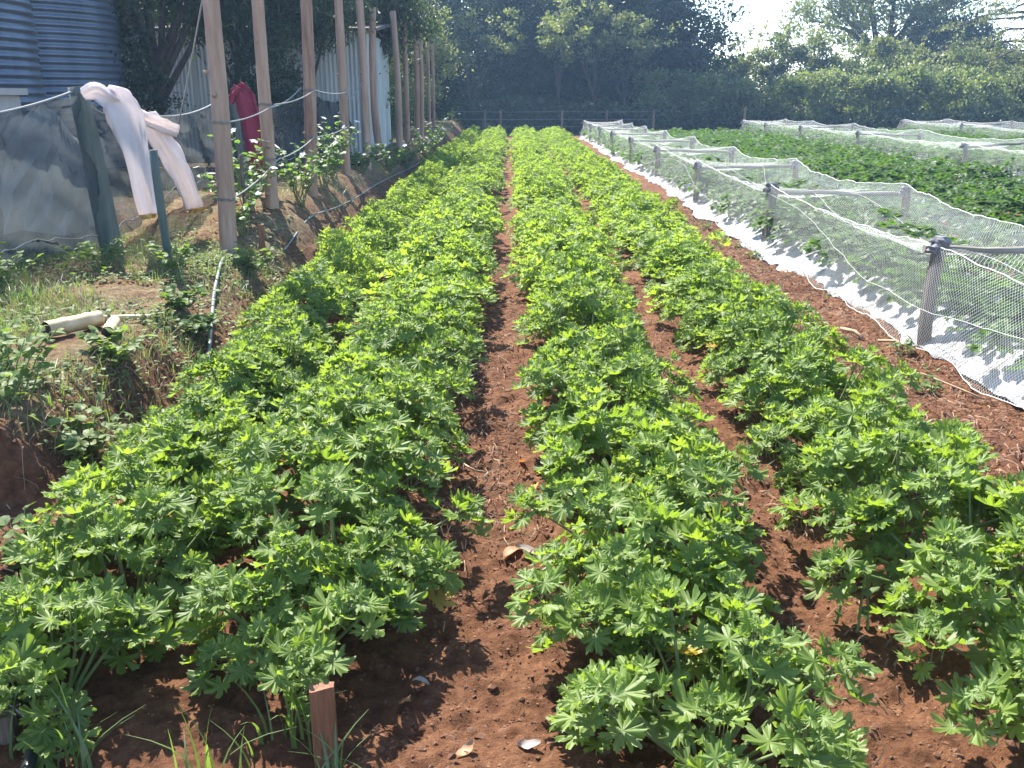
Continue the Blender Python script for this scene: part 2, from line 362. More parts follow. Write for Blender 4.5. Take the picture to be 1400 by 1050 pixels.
# ------------------------------------------------------------------ leaves
def fan_leaf(radfun, n, span=math.pi * .93, fold=.0, cup=.0, wave=.0, seed=0, y0=0):
    """blade in polar form round the stalk end: tip along +Y, unit length"""
    r_ = random.Random(seed)
    th = np.linspace(-span, span, n)
    r = np.array([radfun(t) for t in th])
    V = [(0, 0, 0)]
    for f in (.55, 1.0):
        rr = np.minimum(r * f if f == 1 else np.minimum(r, np.convolve(np.pad(r, 2, mode='edge'), np.ones(5) / 5, 'valid')) * f, 9)
        x = np.sin(th) * rr; y = np.cos(th) * rr
        z = -fold * 0 + cup * rr ** 2 + wave * np.cos(th * 6.9 + .3) * rr * (1 if f == 1 else .8) + wave * 1.0 * np.cos(th * 13.7 + seed) * rr * (1 if f == 1 else .3) + .09 * wave * 3 * np.array([r_.uniform(-1, 1) for _ in th]) * f
        V += list(zip(x, y, z))
    T = []; Q = []
    for i in range(n - 1):
        T.append((0, 1 + i + 1, 1 + i)); Q.append((1 + i, 2 + i, n + 2 + i, n + 1 + i))
    return np.array(V), np.array(Q), np.array(T)

def geranium_rad(teeth):
    lobes = []
    for c, L in ((0, 1.0), (.92, .97), (-.92, .93), (1.86, .88), (-1.86, .92), (2.62, .66), (-2.62, .66)):
        lobes.append((c, L, .20))
        for d, q in ((.27, .87), (-.27, .83)): lobes.append((c + d, L * q, .125))
    def f(t):
        b = .42
        for c, L, w in lobes:
            d = abs(t - c) / w
            if d < 1.4: b = max(b, L * (1 - .36 * d ** 2.6))
        if teeth: b *= 1 + .085 * math.cos(t * 58.0) * (b > .5)
        return b
    return f

def geranium_leaf_arrays(v, n, teeth=True):
    cup = (.12, -.10, .22, -.22, .05, .16)[v % 6]
    V, Q, T = fan_leaf(geranium_rad(teeth), n, wave=(.09, .12, .07, .10, .13, .08)[v % 6], cup=cup, seed=v)
    if v % 3 == 2: V[:, 2] += .35 * np.abs(V[:, 0]) ** 1.3          # folded along the midrib
    return V, Q, T

leaf_meshes = []
for v in range(6):
    b = MB(); V, Q, T = geranium_leaf_arrays(v, 110)
    b.add(V, Q, T, 0)
    b.tube([(0, 0, -.005), (0, -.3, -.12), (0, -.62, -.42), (0, -.8, -.85)], [.025, .025, .03, .034], 4, False, 1)
    leaf_meshes.append(b.mesh('geranium_leaf_%d' % v, [M['geranium'], M['stem']], True))

yl = leaf_meshes[2].copy(); yl.materials[0] = M['yellow_leaf']; leaf_meshes.append(yl)
def geranium_layout(rad, hgt, r_, nst=19, nl=11):
    """stems, and for each leaf a matrix"""
    stems = []; leaves = []
    for k in range(nst):
        az = k * 2.399963 + r_.uniform(-.4, .4)
        pol = math.acos(1 - (k + .5) / nst * .97) * r_.uniform(.88, 1.08)
        q = r_.uniform(.70, 1.16)
        tip = Vector((rad * .80 * math.sin(pol) * math.cos(az) * q, rad * .80 * math.sin(pol) * math.sin(az) * q, hgt * (.30 + .60 * math.cos(pol)) * q))
        base = Vector((.03 * math.cos(az), .03 * math.sin(az), -.02))
        mid = base.lerp(tip, .5) + Vector((0, 0, .04)) + Vector((math.cos(az), math.sin(az), 0)) * .02
        stems.append((base, mid, tip))
        axis_ = (tip - base).normalized(); axis_ = (axis_ + Vector((0, 0, 1.1))).normalized()
        qa = Vector((0, 0, 1)).rotation_difference(axis_)
        n = nl + r_.randint(-1, 2)
        ph = r_.uniform(0, 6.28)
        for i in range(n):
            t = i / (n - 1)                                     # 0 inner and upright, 1 outer and drooping
            a = ph + i * 2.399963 + r_.uniform(-.3, .3)
            s = (.022 + .0285 * min(1, t * 1.6)) * r_.uniform(.75, 1.25)
            el = R(38 - 44 * t + r_.uniform(-22, 22))
            off = .010 + .064 * t
            M3 = Matrix.Rotation(a - math.pi / 2, 4, 'Z') @ Matrix.Rotation(el, 4, 'X') @ Matrix.Rotation(r_.uniform(-.45, .45), 4, 'Y')
            p = Vector((math.cos(a) * off, math.sin(a) * off, .035 - .085 * t + r_.uniform(-.015, .015)))
            mt = Matrix.Translation(tip) @ qa.to_matrix().to_4x4() @ Matrix.Translation(p) @ M3 @ Matrix.Scale(s, 4)
            leaves.append((mt, 6 if t > .7 and tip.z < hgt * .6 and r_.random() < .02 else r_.randrange(6)))
    return stems, leaves

def stem_mesh(stems, name='stems', rad=.0045, m='stem'):
    b = MB()
    for s_ in stems: b.tube([tuple(p) for p in s_], [rad * 1.4, rad, rad * .7], 5, False)
    return b.mesh(name, [M[m]], True)

def merge_leaves(leaves, arrays, extra_tint=True):
    """many leaves as one array set; arrays[v] = (V,Q,T)"""
    Vs, Qs, Ts, ti, n = [], [], [], [], 0
    for mt, v in leaves:
        V, Q, T = arrays[v % len(arrays)]
        A = np.array(mt)
        Vs.append(V @ A[:3, :3].T + A[:3, 3]); Qs.append(Q + n); Ts.append(T + n); n += len(V)
        ti.append(np.full(len(V), rng.uniform(0, .55)))
    return np.concatenate(Vs), np.concatenate(Qs), np.concatenate(Ts), np.concatenate(ti)

mid_arrays = [geranium_leaf_arrays(v, 72, True) for v in range(6)]
far_variants = []
for v in range(8):
    r_ = random.Random(100 + v)
    st, lv = geranium_layout(.43, .43, r_, 20, 13)
    V, Q, T, ti = merge_leaves(lv, mid_arrays)
    far_variants.append((stem_mesh(st, 'geranium_stems'), np_mesh('geranium_leaves', V, Q, T, [M['geranium']], None, True, ti)))

ORD = ['nearest', 'second', 'third', 'fourth', 'fifth', 'sixth', 'seventh', 'eighth', 'ninth', 'tenth', 'eleventh', 'twelfth', 'thirteenth', 'fourteenth']
ROWTXT = {'A': 'row beside the soil bank', 'B': 'row left of the centre path', 'C': 'row right of the centre path', 'D': 'row nearest the white netting'}
POLE_Y = [7.3, 8.66, 10.2, 12.42, 14.3, 16.0, 18.4, 19.7, 21.8, 22.9, 25.1, 26.5]
def level(y):
    if y > 28.0: return 'past the last tall pole'
    k = min(range(12), key=lambda i: abs(POLE_Y[i] - y)); return 'level with the %s tall pole' % ORD[k]
n_leaf = 0; seen = {}
for rk, (cx, y0, rad, hgt) in ROWS.items():
    y = y0; k = 0; r_ = random.Random(ord(rk))
    while y < 33.4:
        step = .41 + .03 * r_.uniform(-1, 1) if y < 8 else .45
        x = cx + r_.uniform(-.05, .05) + (.16 * (1 - min(1, max(0, (y - 2.2) / 4.0))) if rk == 'A' else 0) - (.07 * (1 - min(1, max(0, (y - 2) / 1.6))) if rk == 'D' else 0)
        sc = r_.uniform(.84, 1.14) * (rad / .42)
        if k == 0: sc *= .86
        sz = r_.uniform(.80, 1.16) * hgt / .43 * (.85 if k == 0 else 1)
        if k < 14:
            lab = ('%s geranium from the near end of the %s' % (ORD[k], ROWTXT[rk])) if k else 'geranium at the near end of the ' + ROWTXT[rk]
        else:
            lab = 'geranium %s in the %s' % (level(y), ROWTXT[rk])
        if k >= 14: seen[lab] = seen.get(lab, -1) + 1; lab = (ORD[seen[lab]] if seen[lab] else 'first') + ' ' + lab
        t = thing('geranium_plant', lab, 'plant', (x, y, hz(x, y) - .01), r_.uniform(0, 6.28), 'geranium plants in the ' + ROWTXT[rk])
        if y < 5.7:
            st, lv = geranium_layout(.42 * sc, .43 * sz, r_, 20 if sc > .8 else 17, 13)
            link('stems', stem_mesh(st), t)
            for mt, v in lv:
                o = bpy.data.objects.new('leaf', leaf_meshes[v]); col.objects.link(o); o.parent = t; o.matrix_local = mt; n_leaf += 1
        else:
            sm_, lm_ = far_variants[r_.randrange(8)]
            t.scale = (sc, sc * 1.05, sz)
            link('stems', sm_, t); tag(link('leaves', lm_, t), kind='stuff')
        y += step; k += 1
print('leaf objects', n_leaf)

# ------------------------------------------------------------------ strawberries
def leaflet_arrays(n, seed):
    def f(t): return .55 + .45 * math.cos(t * .5) ** 2 * (1 - .25 * abs(t) / math.pi) + .05 * math.cos(t * 13)
    V, Q, T = fan_leaf(f, n, math.pi * .98, cup=-.08, wave=.03, seed=seed)
    V[:, 0] *= .62; V[:, 1] = V[:, 1] * .75 + .30; V[:, 2] += .35 * np.abs(V[:, 0]) ** 1.2
    V[0] = (0, .02, 0)
    return V, Q, T

def trifoliate(n, seed):
    Vs, Qs, Ts, c = [], [], [], 0
    V, Q, T = leaflet_arrays(n, seed)
    for a, pz in ((0, .0), (1.5, .0), (-1.5, 0)):
        Mr = np.array(Matrix.Rotation(-a, 3, 'Z') @ Matrix.Rotation(-.15, 3, 'X'))
        Vs.append(V @ Mr.T); Qs.append(Q + c); Ts.append(T + c); c += len(V)
    return np.concatenate(Vs), np.concatenate(Qs), np.concatenate(Ts)
tri_near = [trifoliate(20, v) for v in range(3)]; tri_far = [trifoliate(9, v) for v in range(3)]
tri_meshes = []
for v in range(3):
    b = MB(); b.add(*tri_near[v], 0)
    b.tube([(0, 0, 0), (0, -.35, -.25), (0, -.7, -.9), (0, -.85, -1.5)], .022, 4, False, 1)
    tri_meshes.append(b.mesh('strawberry_leaf_%d' % v, [M['strawberry'], M['stem']], True))

def strawberry_layout(r_, n=30, spread=.23, hgt=.23):
    out = []
    for i in range(n):
        a = i * 2.4 + r_.uniform(-.3, .3); q = math.sqrt((i + .5) / n)
        p = Vector((math.cos(a) * spread * q, math.sin(a) * spread * q, hgt * (1.05 - .75 * q * q) * r_.uniform(.7, 1.12)))
        el = R(r_.uniform(-5, 40) - 30 * q)
        out.append((Matrix.Translation(p) @ Matrix.Rotation(a - math.pi / 2 + r_.uniform(-.7, .7), 4, 'Z') @ Matrix.Rotation(el, 4, 'X') @ Matrix.Rotation(r_.uniform(-.4, .4), 4, 'Y') @ Matrix.Scale(r_.uniform(.05, .075), 4), r_.randrange(3)))
    return out
straw_var = []
for v in range(5):
    lv = strawberry_layout(random.Random(300 + v))
    straw_var.append(np_mesh('strawberry_foliage', *merge_leaves(lv, [trifoliate(13, q) for q in range(3)])[:3], [M['strawberry']], None, True, None))
    me = straw_var[-1]
TUN = {'nearest net tunnel': (2.60, 3.95, 1.75, 34.8), 'middle net tunnel': (8.55, 10.1, 6.5, 35.6), 'farthest net tunnel': (14.6, 16.2, 11.0, 36.2)}
spots = []                                                     # x, y, bed text
r_ = random.Random(5)
for k, (x0, x1, ya, yb) in enumerate(TUN.values()):
    nm = list(TUN)[k]
    y = ya + .2
    while y < yb - .3:
        for f in (.13, .36, .60, .83):
            spots.append((x0 + (x1 - x0) * f + r_.uniform(-.06, .06), y + r_.uniform(-.08, .08), 'under the white netting of the ' + nm, .15))
        y += .36
for b0, b1, ya in ((4.75, 8.0, 3.2), (10.9, 14.2, 9)):
    cx = b0
    while cx <= b1:
        y = ya + .5 * (cx - b0)
        while y < 35:
            for dx in (-.2, .2):
                spots.append((cx + dx + r_.uniform(-.08, .08), y + r_.uniform(-.1, .1), 'in the open bed between the %s tunnels' % ('two nearest' if b0 < 6 else 'two farther'), .0))
            y += .36
        cx += 1.05
def inview(x, y): return abs(x) < .60 * (y + .3)
FRAME_Y = {'nearest net tunnel': [1.85, 5.56, 9.35, 13.1, 16.9, 20.6, 24.4, 28.1, 31.4, 34.2], 'middle net tunnel': [9.6, 13.6, 17.84, 23.4, 28.1, 32, 35.2], 'farthest net tunnel': [14.5, 19, 24.5, 30.8, 35.6]}
WORDS = ['first'] + ORD[1:] + ['fifteenth', 'sixteenth', 'seventeenth', 'eighteenth', 'nineteenth', 'twentieth']
def strawberry_label(x, y, txt):
    if 'netting' in txt:
        nm = txt.split('of the ')[1]; x0, x1 = TUN[nm][:2]; n = sum(1 for v in FRAME_Y[nm] if v < y)
        side = ('left edge', 'left middle', 'right middle', 'right edge')[min(3, int((x - x0) / (x1 - x0) * 4))]
        key = 'strawberry past the %s frame of the %s, %s' % (ORD[max(0, n - 1)], nm, side)
    else:
        n = min(range(9), key=lambda i: abs(FRAME_Y['nearest net tunnel'][i] - y)); line = int(round((x - 4.75) / 1.05))
        half = 'left' if x < 4.75 + 1.05 * line else 'right'
        key = '%s strawberry in open bed line %s, level with the %s frame' % (half, ('one', 'two', 'three', 'four', 'five', 'six', 'seven', 'eight', 'nine', 'ten')[max(0, line)], ORD[n])
    seen[key] = seen.get(key, -1) + 1
    return WORDS[min(seen[key], 19)] + ' ' + key
vis = [s for s in spots if inview(s[0], s[1])]
vis.sort(key=lambda s: s[0] ** 2 + s[1] ** 2)
for i, (x, y, txt, dz) in enumerate(vis[:298]):
    t = thing('strawberry_plant', strawberry_label(x, y, txt), 'plant', (x, y, hz(x, y) + dz * .9), r_.uniform(0, 6.28), 'strawberry plants ' + txt)
    q = r_.uniform(.85, 1.2)
    if y < 6.9 and i < 26:
        for mt, v in strawberry_layout(r_, 22):
            o = bpy.data.objects.new('leaf', tri_meshes[v]); col.objects.link(o); o.parent = t; o.matrix_local = mt
    else:
        t.scale = (q, q, q * r_.uniform(.9, 1.15))
        tag(link('foliage', straw_var[r_.randrange(5)], t), kind='stuff')
rest = []
arr = []
for (x, y, txt, dz) in vis[298:]:
    base = Matrix.Translation((x, y, hz(x, y) + dz * .9)) @ Matrix.Rotation(r_.uniform(0, 6.28), 4, 'Z') @ Matrix.Scale(r_.uniform(.9, 1.25), 4)
    arr.append((base, r_.randrange(3)))
far_sets = []
for v in range(3):
    lv = [(m_ @ Matrix.Scale(1.35, 4), q) for m_, q in strawberry_layout(random.Random(400 + v), 15)]
    V, Q, T, ti = merge_leaves(lv, tri_far); far_sets.append((V, Q, T))
V, Q, T, ti = merge_leaves(arr, far_sets)
fs = link('strawberry_foliage', np_mesh('far_strawberries', V, Q, T, [M['strawberry']], None, True, rng.uniform(0, .8, len(V))))
tag(fs, 'mass of strawberry plants in the far ends of the beds', kind='stuff')

# ------------------------------------------------------------------ net tunnels
def rough_post(h, r, seed, k=8, bend=.02, m='post'):
    q = random.Random(seed); n = 7
    P = [(bend * math.sin(i / (n - 1) * 3 + seed), bend * math.cos(i * .7 + seed) * .6, -.15 + (h + .15) * i / (n - 1)) for i in range(n)]
    rad = np.array([[r * q.uniform(.86, 1.12) for _ in range(k)] for _ in range(n)]); rad = (rad + rad.mean(0)) / 2
    b = MB(); b.tube(P, rad, k); return b.mesh('post', [M[m]], False)
def rag_wrap(seed):
    b = MB(); q = random.Random(seed)
    n, k = 8, 16
    P = [(0, 0, -.055 + .10 * i / (n - 1)) for i in range(n)]
    prof = [.050, .056, .052, .058, .054, .054, .048, .03]
    rad = np.array([[prof[i] * q.uniform(.62, 1.3) for _ in range(k)] for i in range(n)])
    b.tube(P, rad, k); return b.mesh('wrapping', [M['rag']], False)
NUM = ['nearest', 'second', 'third', 'fourth', 'fifth', 'sixth', 'seventh', 'eighth', 'ninth', 'tenth']
def tunnel(nm, x0, x1, ya, yb, fy, seed):
    q = random.Random(seed)
    H = .58
    for i, y in enumerate(fy):
        lab = '%s wooden post and crossbeam frame holding up the %s' % (NUM[i], nm)
        t = thing('net_frame', lab, 'support frame', (x0, y, 0), 0, 'frames of the ' + nm)
        w = x1 - x0
        za, zb = hz(x0, y), hz(x1, y)
        ha = H + q.uniform(-.02, .05); hb = H + q.uniform(-.05, .03)
        if seed == 1 and i == 1: ha = .66
        pa = link('post', rough_post(ha, .042, seed * 40 + i), t, (0, 0, za)); pa.rotation_euler = (q.uniform(-.03, .03), q.uniform(-.03, .05), 0)
        pb = link('post', rough_post(hb, .042, seed * 40 + i + 20), t, (w, 0, zb)); pb.rotation_euler = (q.uniform(-.03, .03), q.uniform(-.05, .03), 0)
        b = MB(); n = 9
        P = [(-.07 + (w + .14) * j / (n - 1), .02 * math.sin(j + i) + .03, za + ha - .055 + (zb + hb - za - ha) * j / (n - 1) + .008 * math.sin(j * 1.7 + i)) for j in range(n)]
        rad = np.array([[.024 * q.uniform(.85, 1.15) for _ in range(8)] for _ in range(n)])
        b.tube(P, rad, 8); link('crossbeam', b.mesh('crossbeam', [M['beam']]), t)
        link('wrapping', rag_wrap(seed * 10 + i), t, (0, 0, za + ha - .01)); link('wrapping', rag_wrap(seed * 10 + i + 50), t, (w, 0, zb + hb - .01))
    # netting
    ys = axis([(ya, min(14, yb), .05, .10), (min(14, yb), yb, .12, .3)]) if seed == 1 else axis([(ya, yb, .12, .3)])
    fyA = np.array([ya] + list(fy) + [yb])
    idx = np.clip(np.searchsorted(fyA, ys) - 1, 0, len(fyA) - 2)
    tt = (ys - fyA[idx]) / (fyA[idx + 1] - fyA[idx]); sag = 4 * tt * (1 - tt)
    w = x1 - x0
    S = []                                                      # cross profile, normalised
    ridge = H + .055 - .095 * sag + .02 * vnoise(ys * 3, ys * 0, seed)
    prof = []
    ns, ntp = 9, 15
    for j in range(ns):
        f = j / (ns - 1); fs_ = f
        prof.append((x0 - .05 - (1 - f) * (.05 + .05 * vnoise(ys * 2, ys * 0 + 2, seed)) + f * (.03 + .13 * sag) * f + .02 * np.sin(ys * 5 + 4 * f + 3 * vnoise(ys, ys * 0, 9)) * (1 - f) * (1 - .3 * f), .03 + (ridge - .03) * (f ** .95) - .02 * np.sin(ys * 7) * (1 - f)))
    for j in range(1, ntp):
        f = j / ntp
        prof.append((x0 - .02 + .13 * sag + (w + .04 - .26 * sag) * f, ridge - (.05 + .13 * sag) * 4 * f * (1 - f) + .022 * vnoise(ys * 5 + f * 9, ys * 2 - f * 6, seed + 3)))
    for j in range(ns):
        f = 1 - j / (ns - 1)
        prof.append((x1 + .02 - .13 * sag * f + (1 - f) * (.10 + .08 * vnoise(ys * 2, ys * 0 + 7, seed)), .03 + (ridge - .03) * (f ** .95)))
    X = np.stack([p[0] for p in prof], 1); Z = np.stack([p[1] for p in prof], 1); Y = np.repeat(ys[:, None], X.shape[1], 1)
    Z = Z + height(X, Y) * .6
    Y = Y + .02 * vnoise(X * 3, Y * 3, seed)
    ds = np.concatenate([np.zeros((len(ys), 1)), np.cumsum(np.hypot(np.diff(X, axis=1), np.diff(Z, axis=1)), 1)], 1)
    n1, n2 = X.shape
    i_ = np.arange(n1 - 1)[:, None] * n2; j_ = np.arange(n2 - 1)[None, :]
    Q = np.stack([i_ + j_, i_ + j_ + 1, i_ + n2 + j_ + 1, i_ + n2 + j_], -1).reshape(-1, 4)
    t = thing('bird_net', 'white bird netting draped in a tunnel over the %s frames' % nm.split()[0], 'netting', (x0, ya, 0), 0, 'bird nets over the strawberry beds')
    P3 = np.stack([X - x0, Y - ya, Z], -1).reshape(-1, 3)
    link('netting', np_mesh('netting', P3, Q, None, [M['net']], None, True, None, np.stack([ds.ravel(), Y.ravel()], -1)), t)
    for c, rr in ((0, .0025), (ns - 1, .0042), (ns + ntp - 1, .0042), (n2 - 1, .0025)):
        b = MB(); b.tube(np.stack([X[:, c] - x0, Y[:, c] - ya, Z[:, c] + .004], 1), rr if seed == 1 else .006, 5); link('hem', b.mesh('hem', [M['rope']], True), t)
    if seed == 1:                                               # gathered fold lines of doubled netting on the roof
        for c, fr in ((ns + 3, 1.3), (ns + 7, 2.1), (ns - 4, 1.7)):
            b = MB(); cc = np.clip(np.round(c + 2.2 * np.sin(ys * fr * .6 + c)).astype(int), 1, n2 - 2); rI = np.arange(n1)
            xs = np.convolve(np.pad(X[rI, cc], 4, mode='edge'), np.ones(9) / 9, 'valid'); zs = np.convolve(np.pad(Z[rI, cc], 4, mode='edge'), np.ones(9) / 9, 'valid')
            b.tube(np.stack([xs - x0, Y[:, 0] - ya, zs + .004], 1), .0017, 4); link('fold', b.mesh('fold', [M['rope']], True), t)
    # white plastic sheet over the bed
    fx = np.concatenate([np.linspace(-.10, .30, 17), np.linspace(.36, w - .36, 8), np.linspace(w - .30, w + .10, 13)])
    yp = axis([(ya, min(11, yb), .025, .06), (min(11, yb), yb, .08, .25)]) if seed == 1 else axis([(ya, yb, .1, .3)])
    PX, PY = np.meshgrid(fx, yp)
    e1 = .20 * vnoise(PY * 1.6, PX * 0 + 1, seed + 7) + .10 * vnoise(PY * 6, PX * 0 + 2, seed + 8)
    side = np.clip(np.minimum(PX + .10 , w + .10 - PX) / .40, 0, 1)
    PXo = PX + x0 - .02 + e1 * (1 - side) * np.where(PX < w / 2, 1, -1)
    PZ = height(PXo, PY) * .4 + .016 + .155 * sm(0, .85, side) + (1 - side * .6) * (.060 * np.abs(vnoise(PY * 7 + PX * 6, PX * 1.2, seed + 9)) + .020 * np.abs(vnoise(PY * 17 - PX * 9, PX * 1.5, seed + 12)) + .012 * np.abs(vnoise(PY * 24 - PX * 8, PX * 4, seed + 10)))
    PZ = np.where(side < .03, PZ - .03, PZ)
    n1, n2 = PX.shape
    i_ = np.arange(n1 - 1)[:, None] * n2; j_ = np.arange(n2 - 1)[None, :]
    Q = np.stack([i_ + j_, i_ + j_ + 1, i_ + n2 + j_ + 1, i_ + n2 + j_], -1).reshape(-1, 4)
    o = link('plastic_sheet', np_mesh('plastic_sheet', np.stack([PXo, PY, PZ], -1).reshape(-1, 3), Q, None, [M['plastic']], None, True))
    tag(o, 'crinkled white plastic mulch sheet along the bed of the ' + nm, 'plastic sheet', 'plastic mulch sheets')
for k, (nm, (x0, x1, ya, yb)) in enumerate(TUN.items()):
    fy = [1.85, 5.56, 9.35, 13.1, 16.9, 20.6, 24.4, 28.1, 31.4, 34.2] if k == 0 else ([9.6, 13.6, 17.84, 23.4, 28.1, 32, 35.2] if k == 1 else [14.5, 19, 24.5, 30.8, 35.6])
    tunnel(nm, x0, x1, ya, yb, fy, k + 1)

# ------------------------------------------------------------------ tall poles
pole_tab = [(-2.28, 7.30, 3.0, .070, .05, .02), (-2.25, 8.66, 3.1, .060, .03, .0), (-2.22, 10.2, 3.2, .068, .10, .03), (-2.21, 12.42, 3.1, .060, .02, .02),
            (-2.21, 14.3, 3.15, .063, -.01, .02), (-2.20, 16.0, 2.86, .064, -.06, -.08), (-2.2, 18.4, 3.0, .066, -.03, .03), (-2.19, 19.7, 3.0, .058, .02, .01),
            (-2.19, 21.8, 3.1, .066, .03, .02), (-2.19, 22.9, 3.05, .055, .04, .02), (-2.18, 25.1, 2.8, .05, .0, .0), (-2.18, 26.5, 2.83, .045, .02, .0)]
for i, (x, y, top, r0, lean, bend) in enumerate(pole_tab):
    zb = hz(x, y) - .25; n = 15; q = random.Random(60 + i)
    P = []; rad = []
    for j in range(n):
        t = j / (n - 1)
        P.append((lean * t + bend * math.sin(t * math.pi), .02 * math.sin(t * 4 + i), (top - zb) * t))
        rad.append([r0 * (1.05 - .22 * t) * q.uniform(.95, 1.05) for _ in range(12)])
    b = MB(); b.tube(P, np.array(rad), 12)
    for j in range(4):                                          # knots
        t = q.uniform(.1, .9); c = Vector((lean * t, 0, (top - zb) * t)); a = q.uniform(3.4, 6.0)
        d = Vector((math.cos(a), math.sin(a), .25)); b.tube([c + d * (r0 * .7), c + d * (r0 * 1.12)], [.022, .012], 6)
    o = link('wooden_pole', b.mesh('wooden_pole', [M['pole']], True), None, (x, y, zb))
    for zt in ((1.30, .72), (1.42, .94), (1.55, 1.07), (1.54, 1.12))[i] if i < 4 else ():
        tb = MB(); a_ = np.linspace(0, 2 * math.pi, 25); tl = (zt - zb) / (top - zb)
        cx_, cy_ = lean * tl + bend * math.sin(tl * math.pi), .02 * math.sin(tl * 4 + i)
        for dz in (-.007, .006): tb.tube(np.stack([cx_ + np.cos(a_) * r0 * (1.07 - .22 * tl), cy_ + np.sin(a_) * r0 * (1.07 - .22 * tl), zt - zb + dz + .004 * np.sin(a_ * 2)], 1), .0035, 5, False)
        link('tie', tb.mesh('tie', [M['greyhose']], True), o)
    lab = 'tallest looking thick brown pole nearest the camera' if i == 0 else '%s tall peeled brown pole in the line beside the crop' % ORD[i]
    tag(o, 'nearest tall peeled brown pole, thickest in the line beside the crop' if i == 0 else lab, 'pole', 'tall wooden poles along the terrace edge')

# ------------------------------------------------------------------ shade-net fence on the terrace
fl = [(-4.35, 3.2, 1.35), (-3.72, 5.0, 1.40), (-3.17, 7.30, 1.56), (-3.0, 10.4, 1.50), (-2.95, 14.0, 1.62), (-2.9, 18.2, 1.6)]
fen = thing('shade_net_fence', 'sagging dark shade-net fence on leaning green posts at the terrace back', 'fence', (-3.17, 7.3, .3))
inv = Vector((-3.17, 7.3, .3))
for i, (x, y, zt) in enumerate(fl):
    zb = hz(x, y) - .3; r = .085 if i == 2 else .055
    q = random.Random(i + 9); b = MB(); n = 8
    lean = (-.13 if i == 2 else -.03)
    rad = np.array([[r * q.uniform(.93, 1.07) * (1.08 - .2 * j / 7) for _ in range(10)] for j in range(n)])
    b.tube([(x - inv.x + lean * j / 7, y - inv.y, zb - inv.z + (zt - zb) * j / 7) for j in range(n)], rad, 10)
    link('post', b.mesh('post', [M['green_post']], True), fen)
top_pts = []; NV = []; nrow = 26
for i in range(len(fl) - 1):
    a, c = fl[i], fl[i + 1]
    L_ = math.dist(a[:2], c[:2]); ncol = int(L_ / .045)
    sagd = .11 if i in (0, 1) else .2
    for j in range(ncol + (i == len(fl) - 2)):
        t = j / ncol
        xx = a[0] + (c[0] - a[0]) * t; yy = a[1] + (c[1] - a[1]) * t
        za = a[2] - .02 + (c[2] - a[2]) * t - 4 * t * (1 - t) * sagd - (0.10 * math.exp(-((t - .1) / .1) ** 2) if i == 2 else 0)
        top_pts.append((xx, yy, za))
tp = np.array(top_pts); tp[:, 0] += -.13
zb = height(tp[:, 0], tp[:, 1]) + .06 + .06 * vnoise(tp[:, 1] * 2, tp[:, 0] * 0, 21)
f = np.linspace(0, 1, nrow)[None, :]
bul = .10 * np.sin(f * math.pi) * vnoise(tp[:, 1] * 1.2, tp[:, 0] * 0 + 1, 22)[:, None] * 2 + .10 * vnoise(tp[:, 1][:, None] * 3.5 + f * 5, f * 4 + tp[:, 1][:, None], 23) + .17 * np.abs(vnoise(tp[:, 1][:, None] * 3.2 - f * 3.5, f * 1.2 + tp[:, 1][:, None] * .5, 25)) + .09 * np.abs(vnoise(tp[:, 1][:, None] * 9 + f * 9, f * 2.0, 26))
Vn = np.stack([tp[:, 0][:, None] + bul, tp[:, 1][:, None] + 0 * f, tp[:, 2][:, None] * f + zb[:, None] * (1 - f)], -1)
Vn[:, 1:-1, 2] += .05 * vnoise(tp[:, 1][:, None] * 2 + f[:, 1:-1] * 3, f[:, 1:-1] * 3, 24)
n1, n2 = Vn.shape[:2]
i_ = np.arange(n1 - 1)[:, None] * n2; j_ = np.arange(n2 - 1)[None, :]
Q = np.stack([i_ + j_, i_ + j_ + 1, i_ + n2 + j_ + 1, i_ + n2 + j_], -1).reshape(-1, 4)
link('shade_net', np_mesh('shade_net', Vn.reshape(-1, 3) - np.array(inv), Q, None, [M['shade']], None, True), fen)
b = MB(); b.tube(tp - np.array(inv), .010, 6); link('top_rope', b.mesh('top_rope', [M['cord']], True), fen)
b = MB(); lo = np.stack([tp[:, 0] + .05, tp[:, 1], zb + .10], 1); b.tube(lo - np.array(inv), .006, 5); link('bottom_wire', b.mesh('bottom_wire', [M['cord']], True), fen)

def on_rope(y):
    k = np.argmin(abs(tp[:, 1] - y)); return Vector(tp[k]) + Vector((.09, 0, 0))

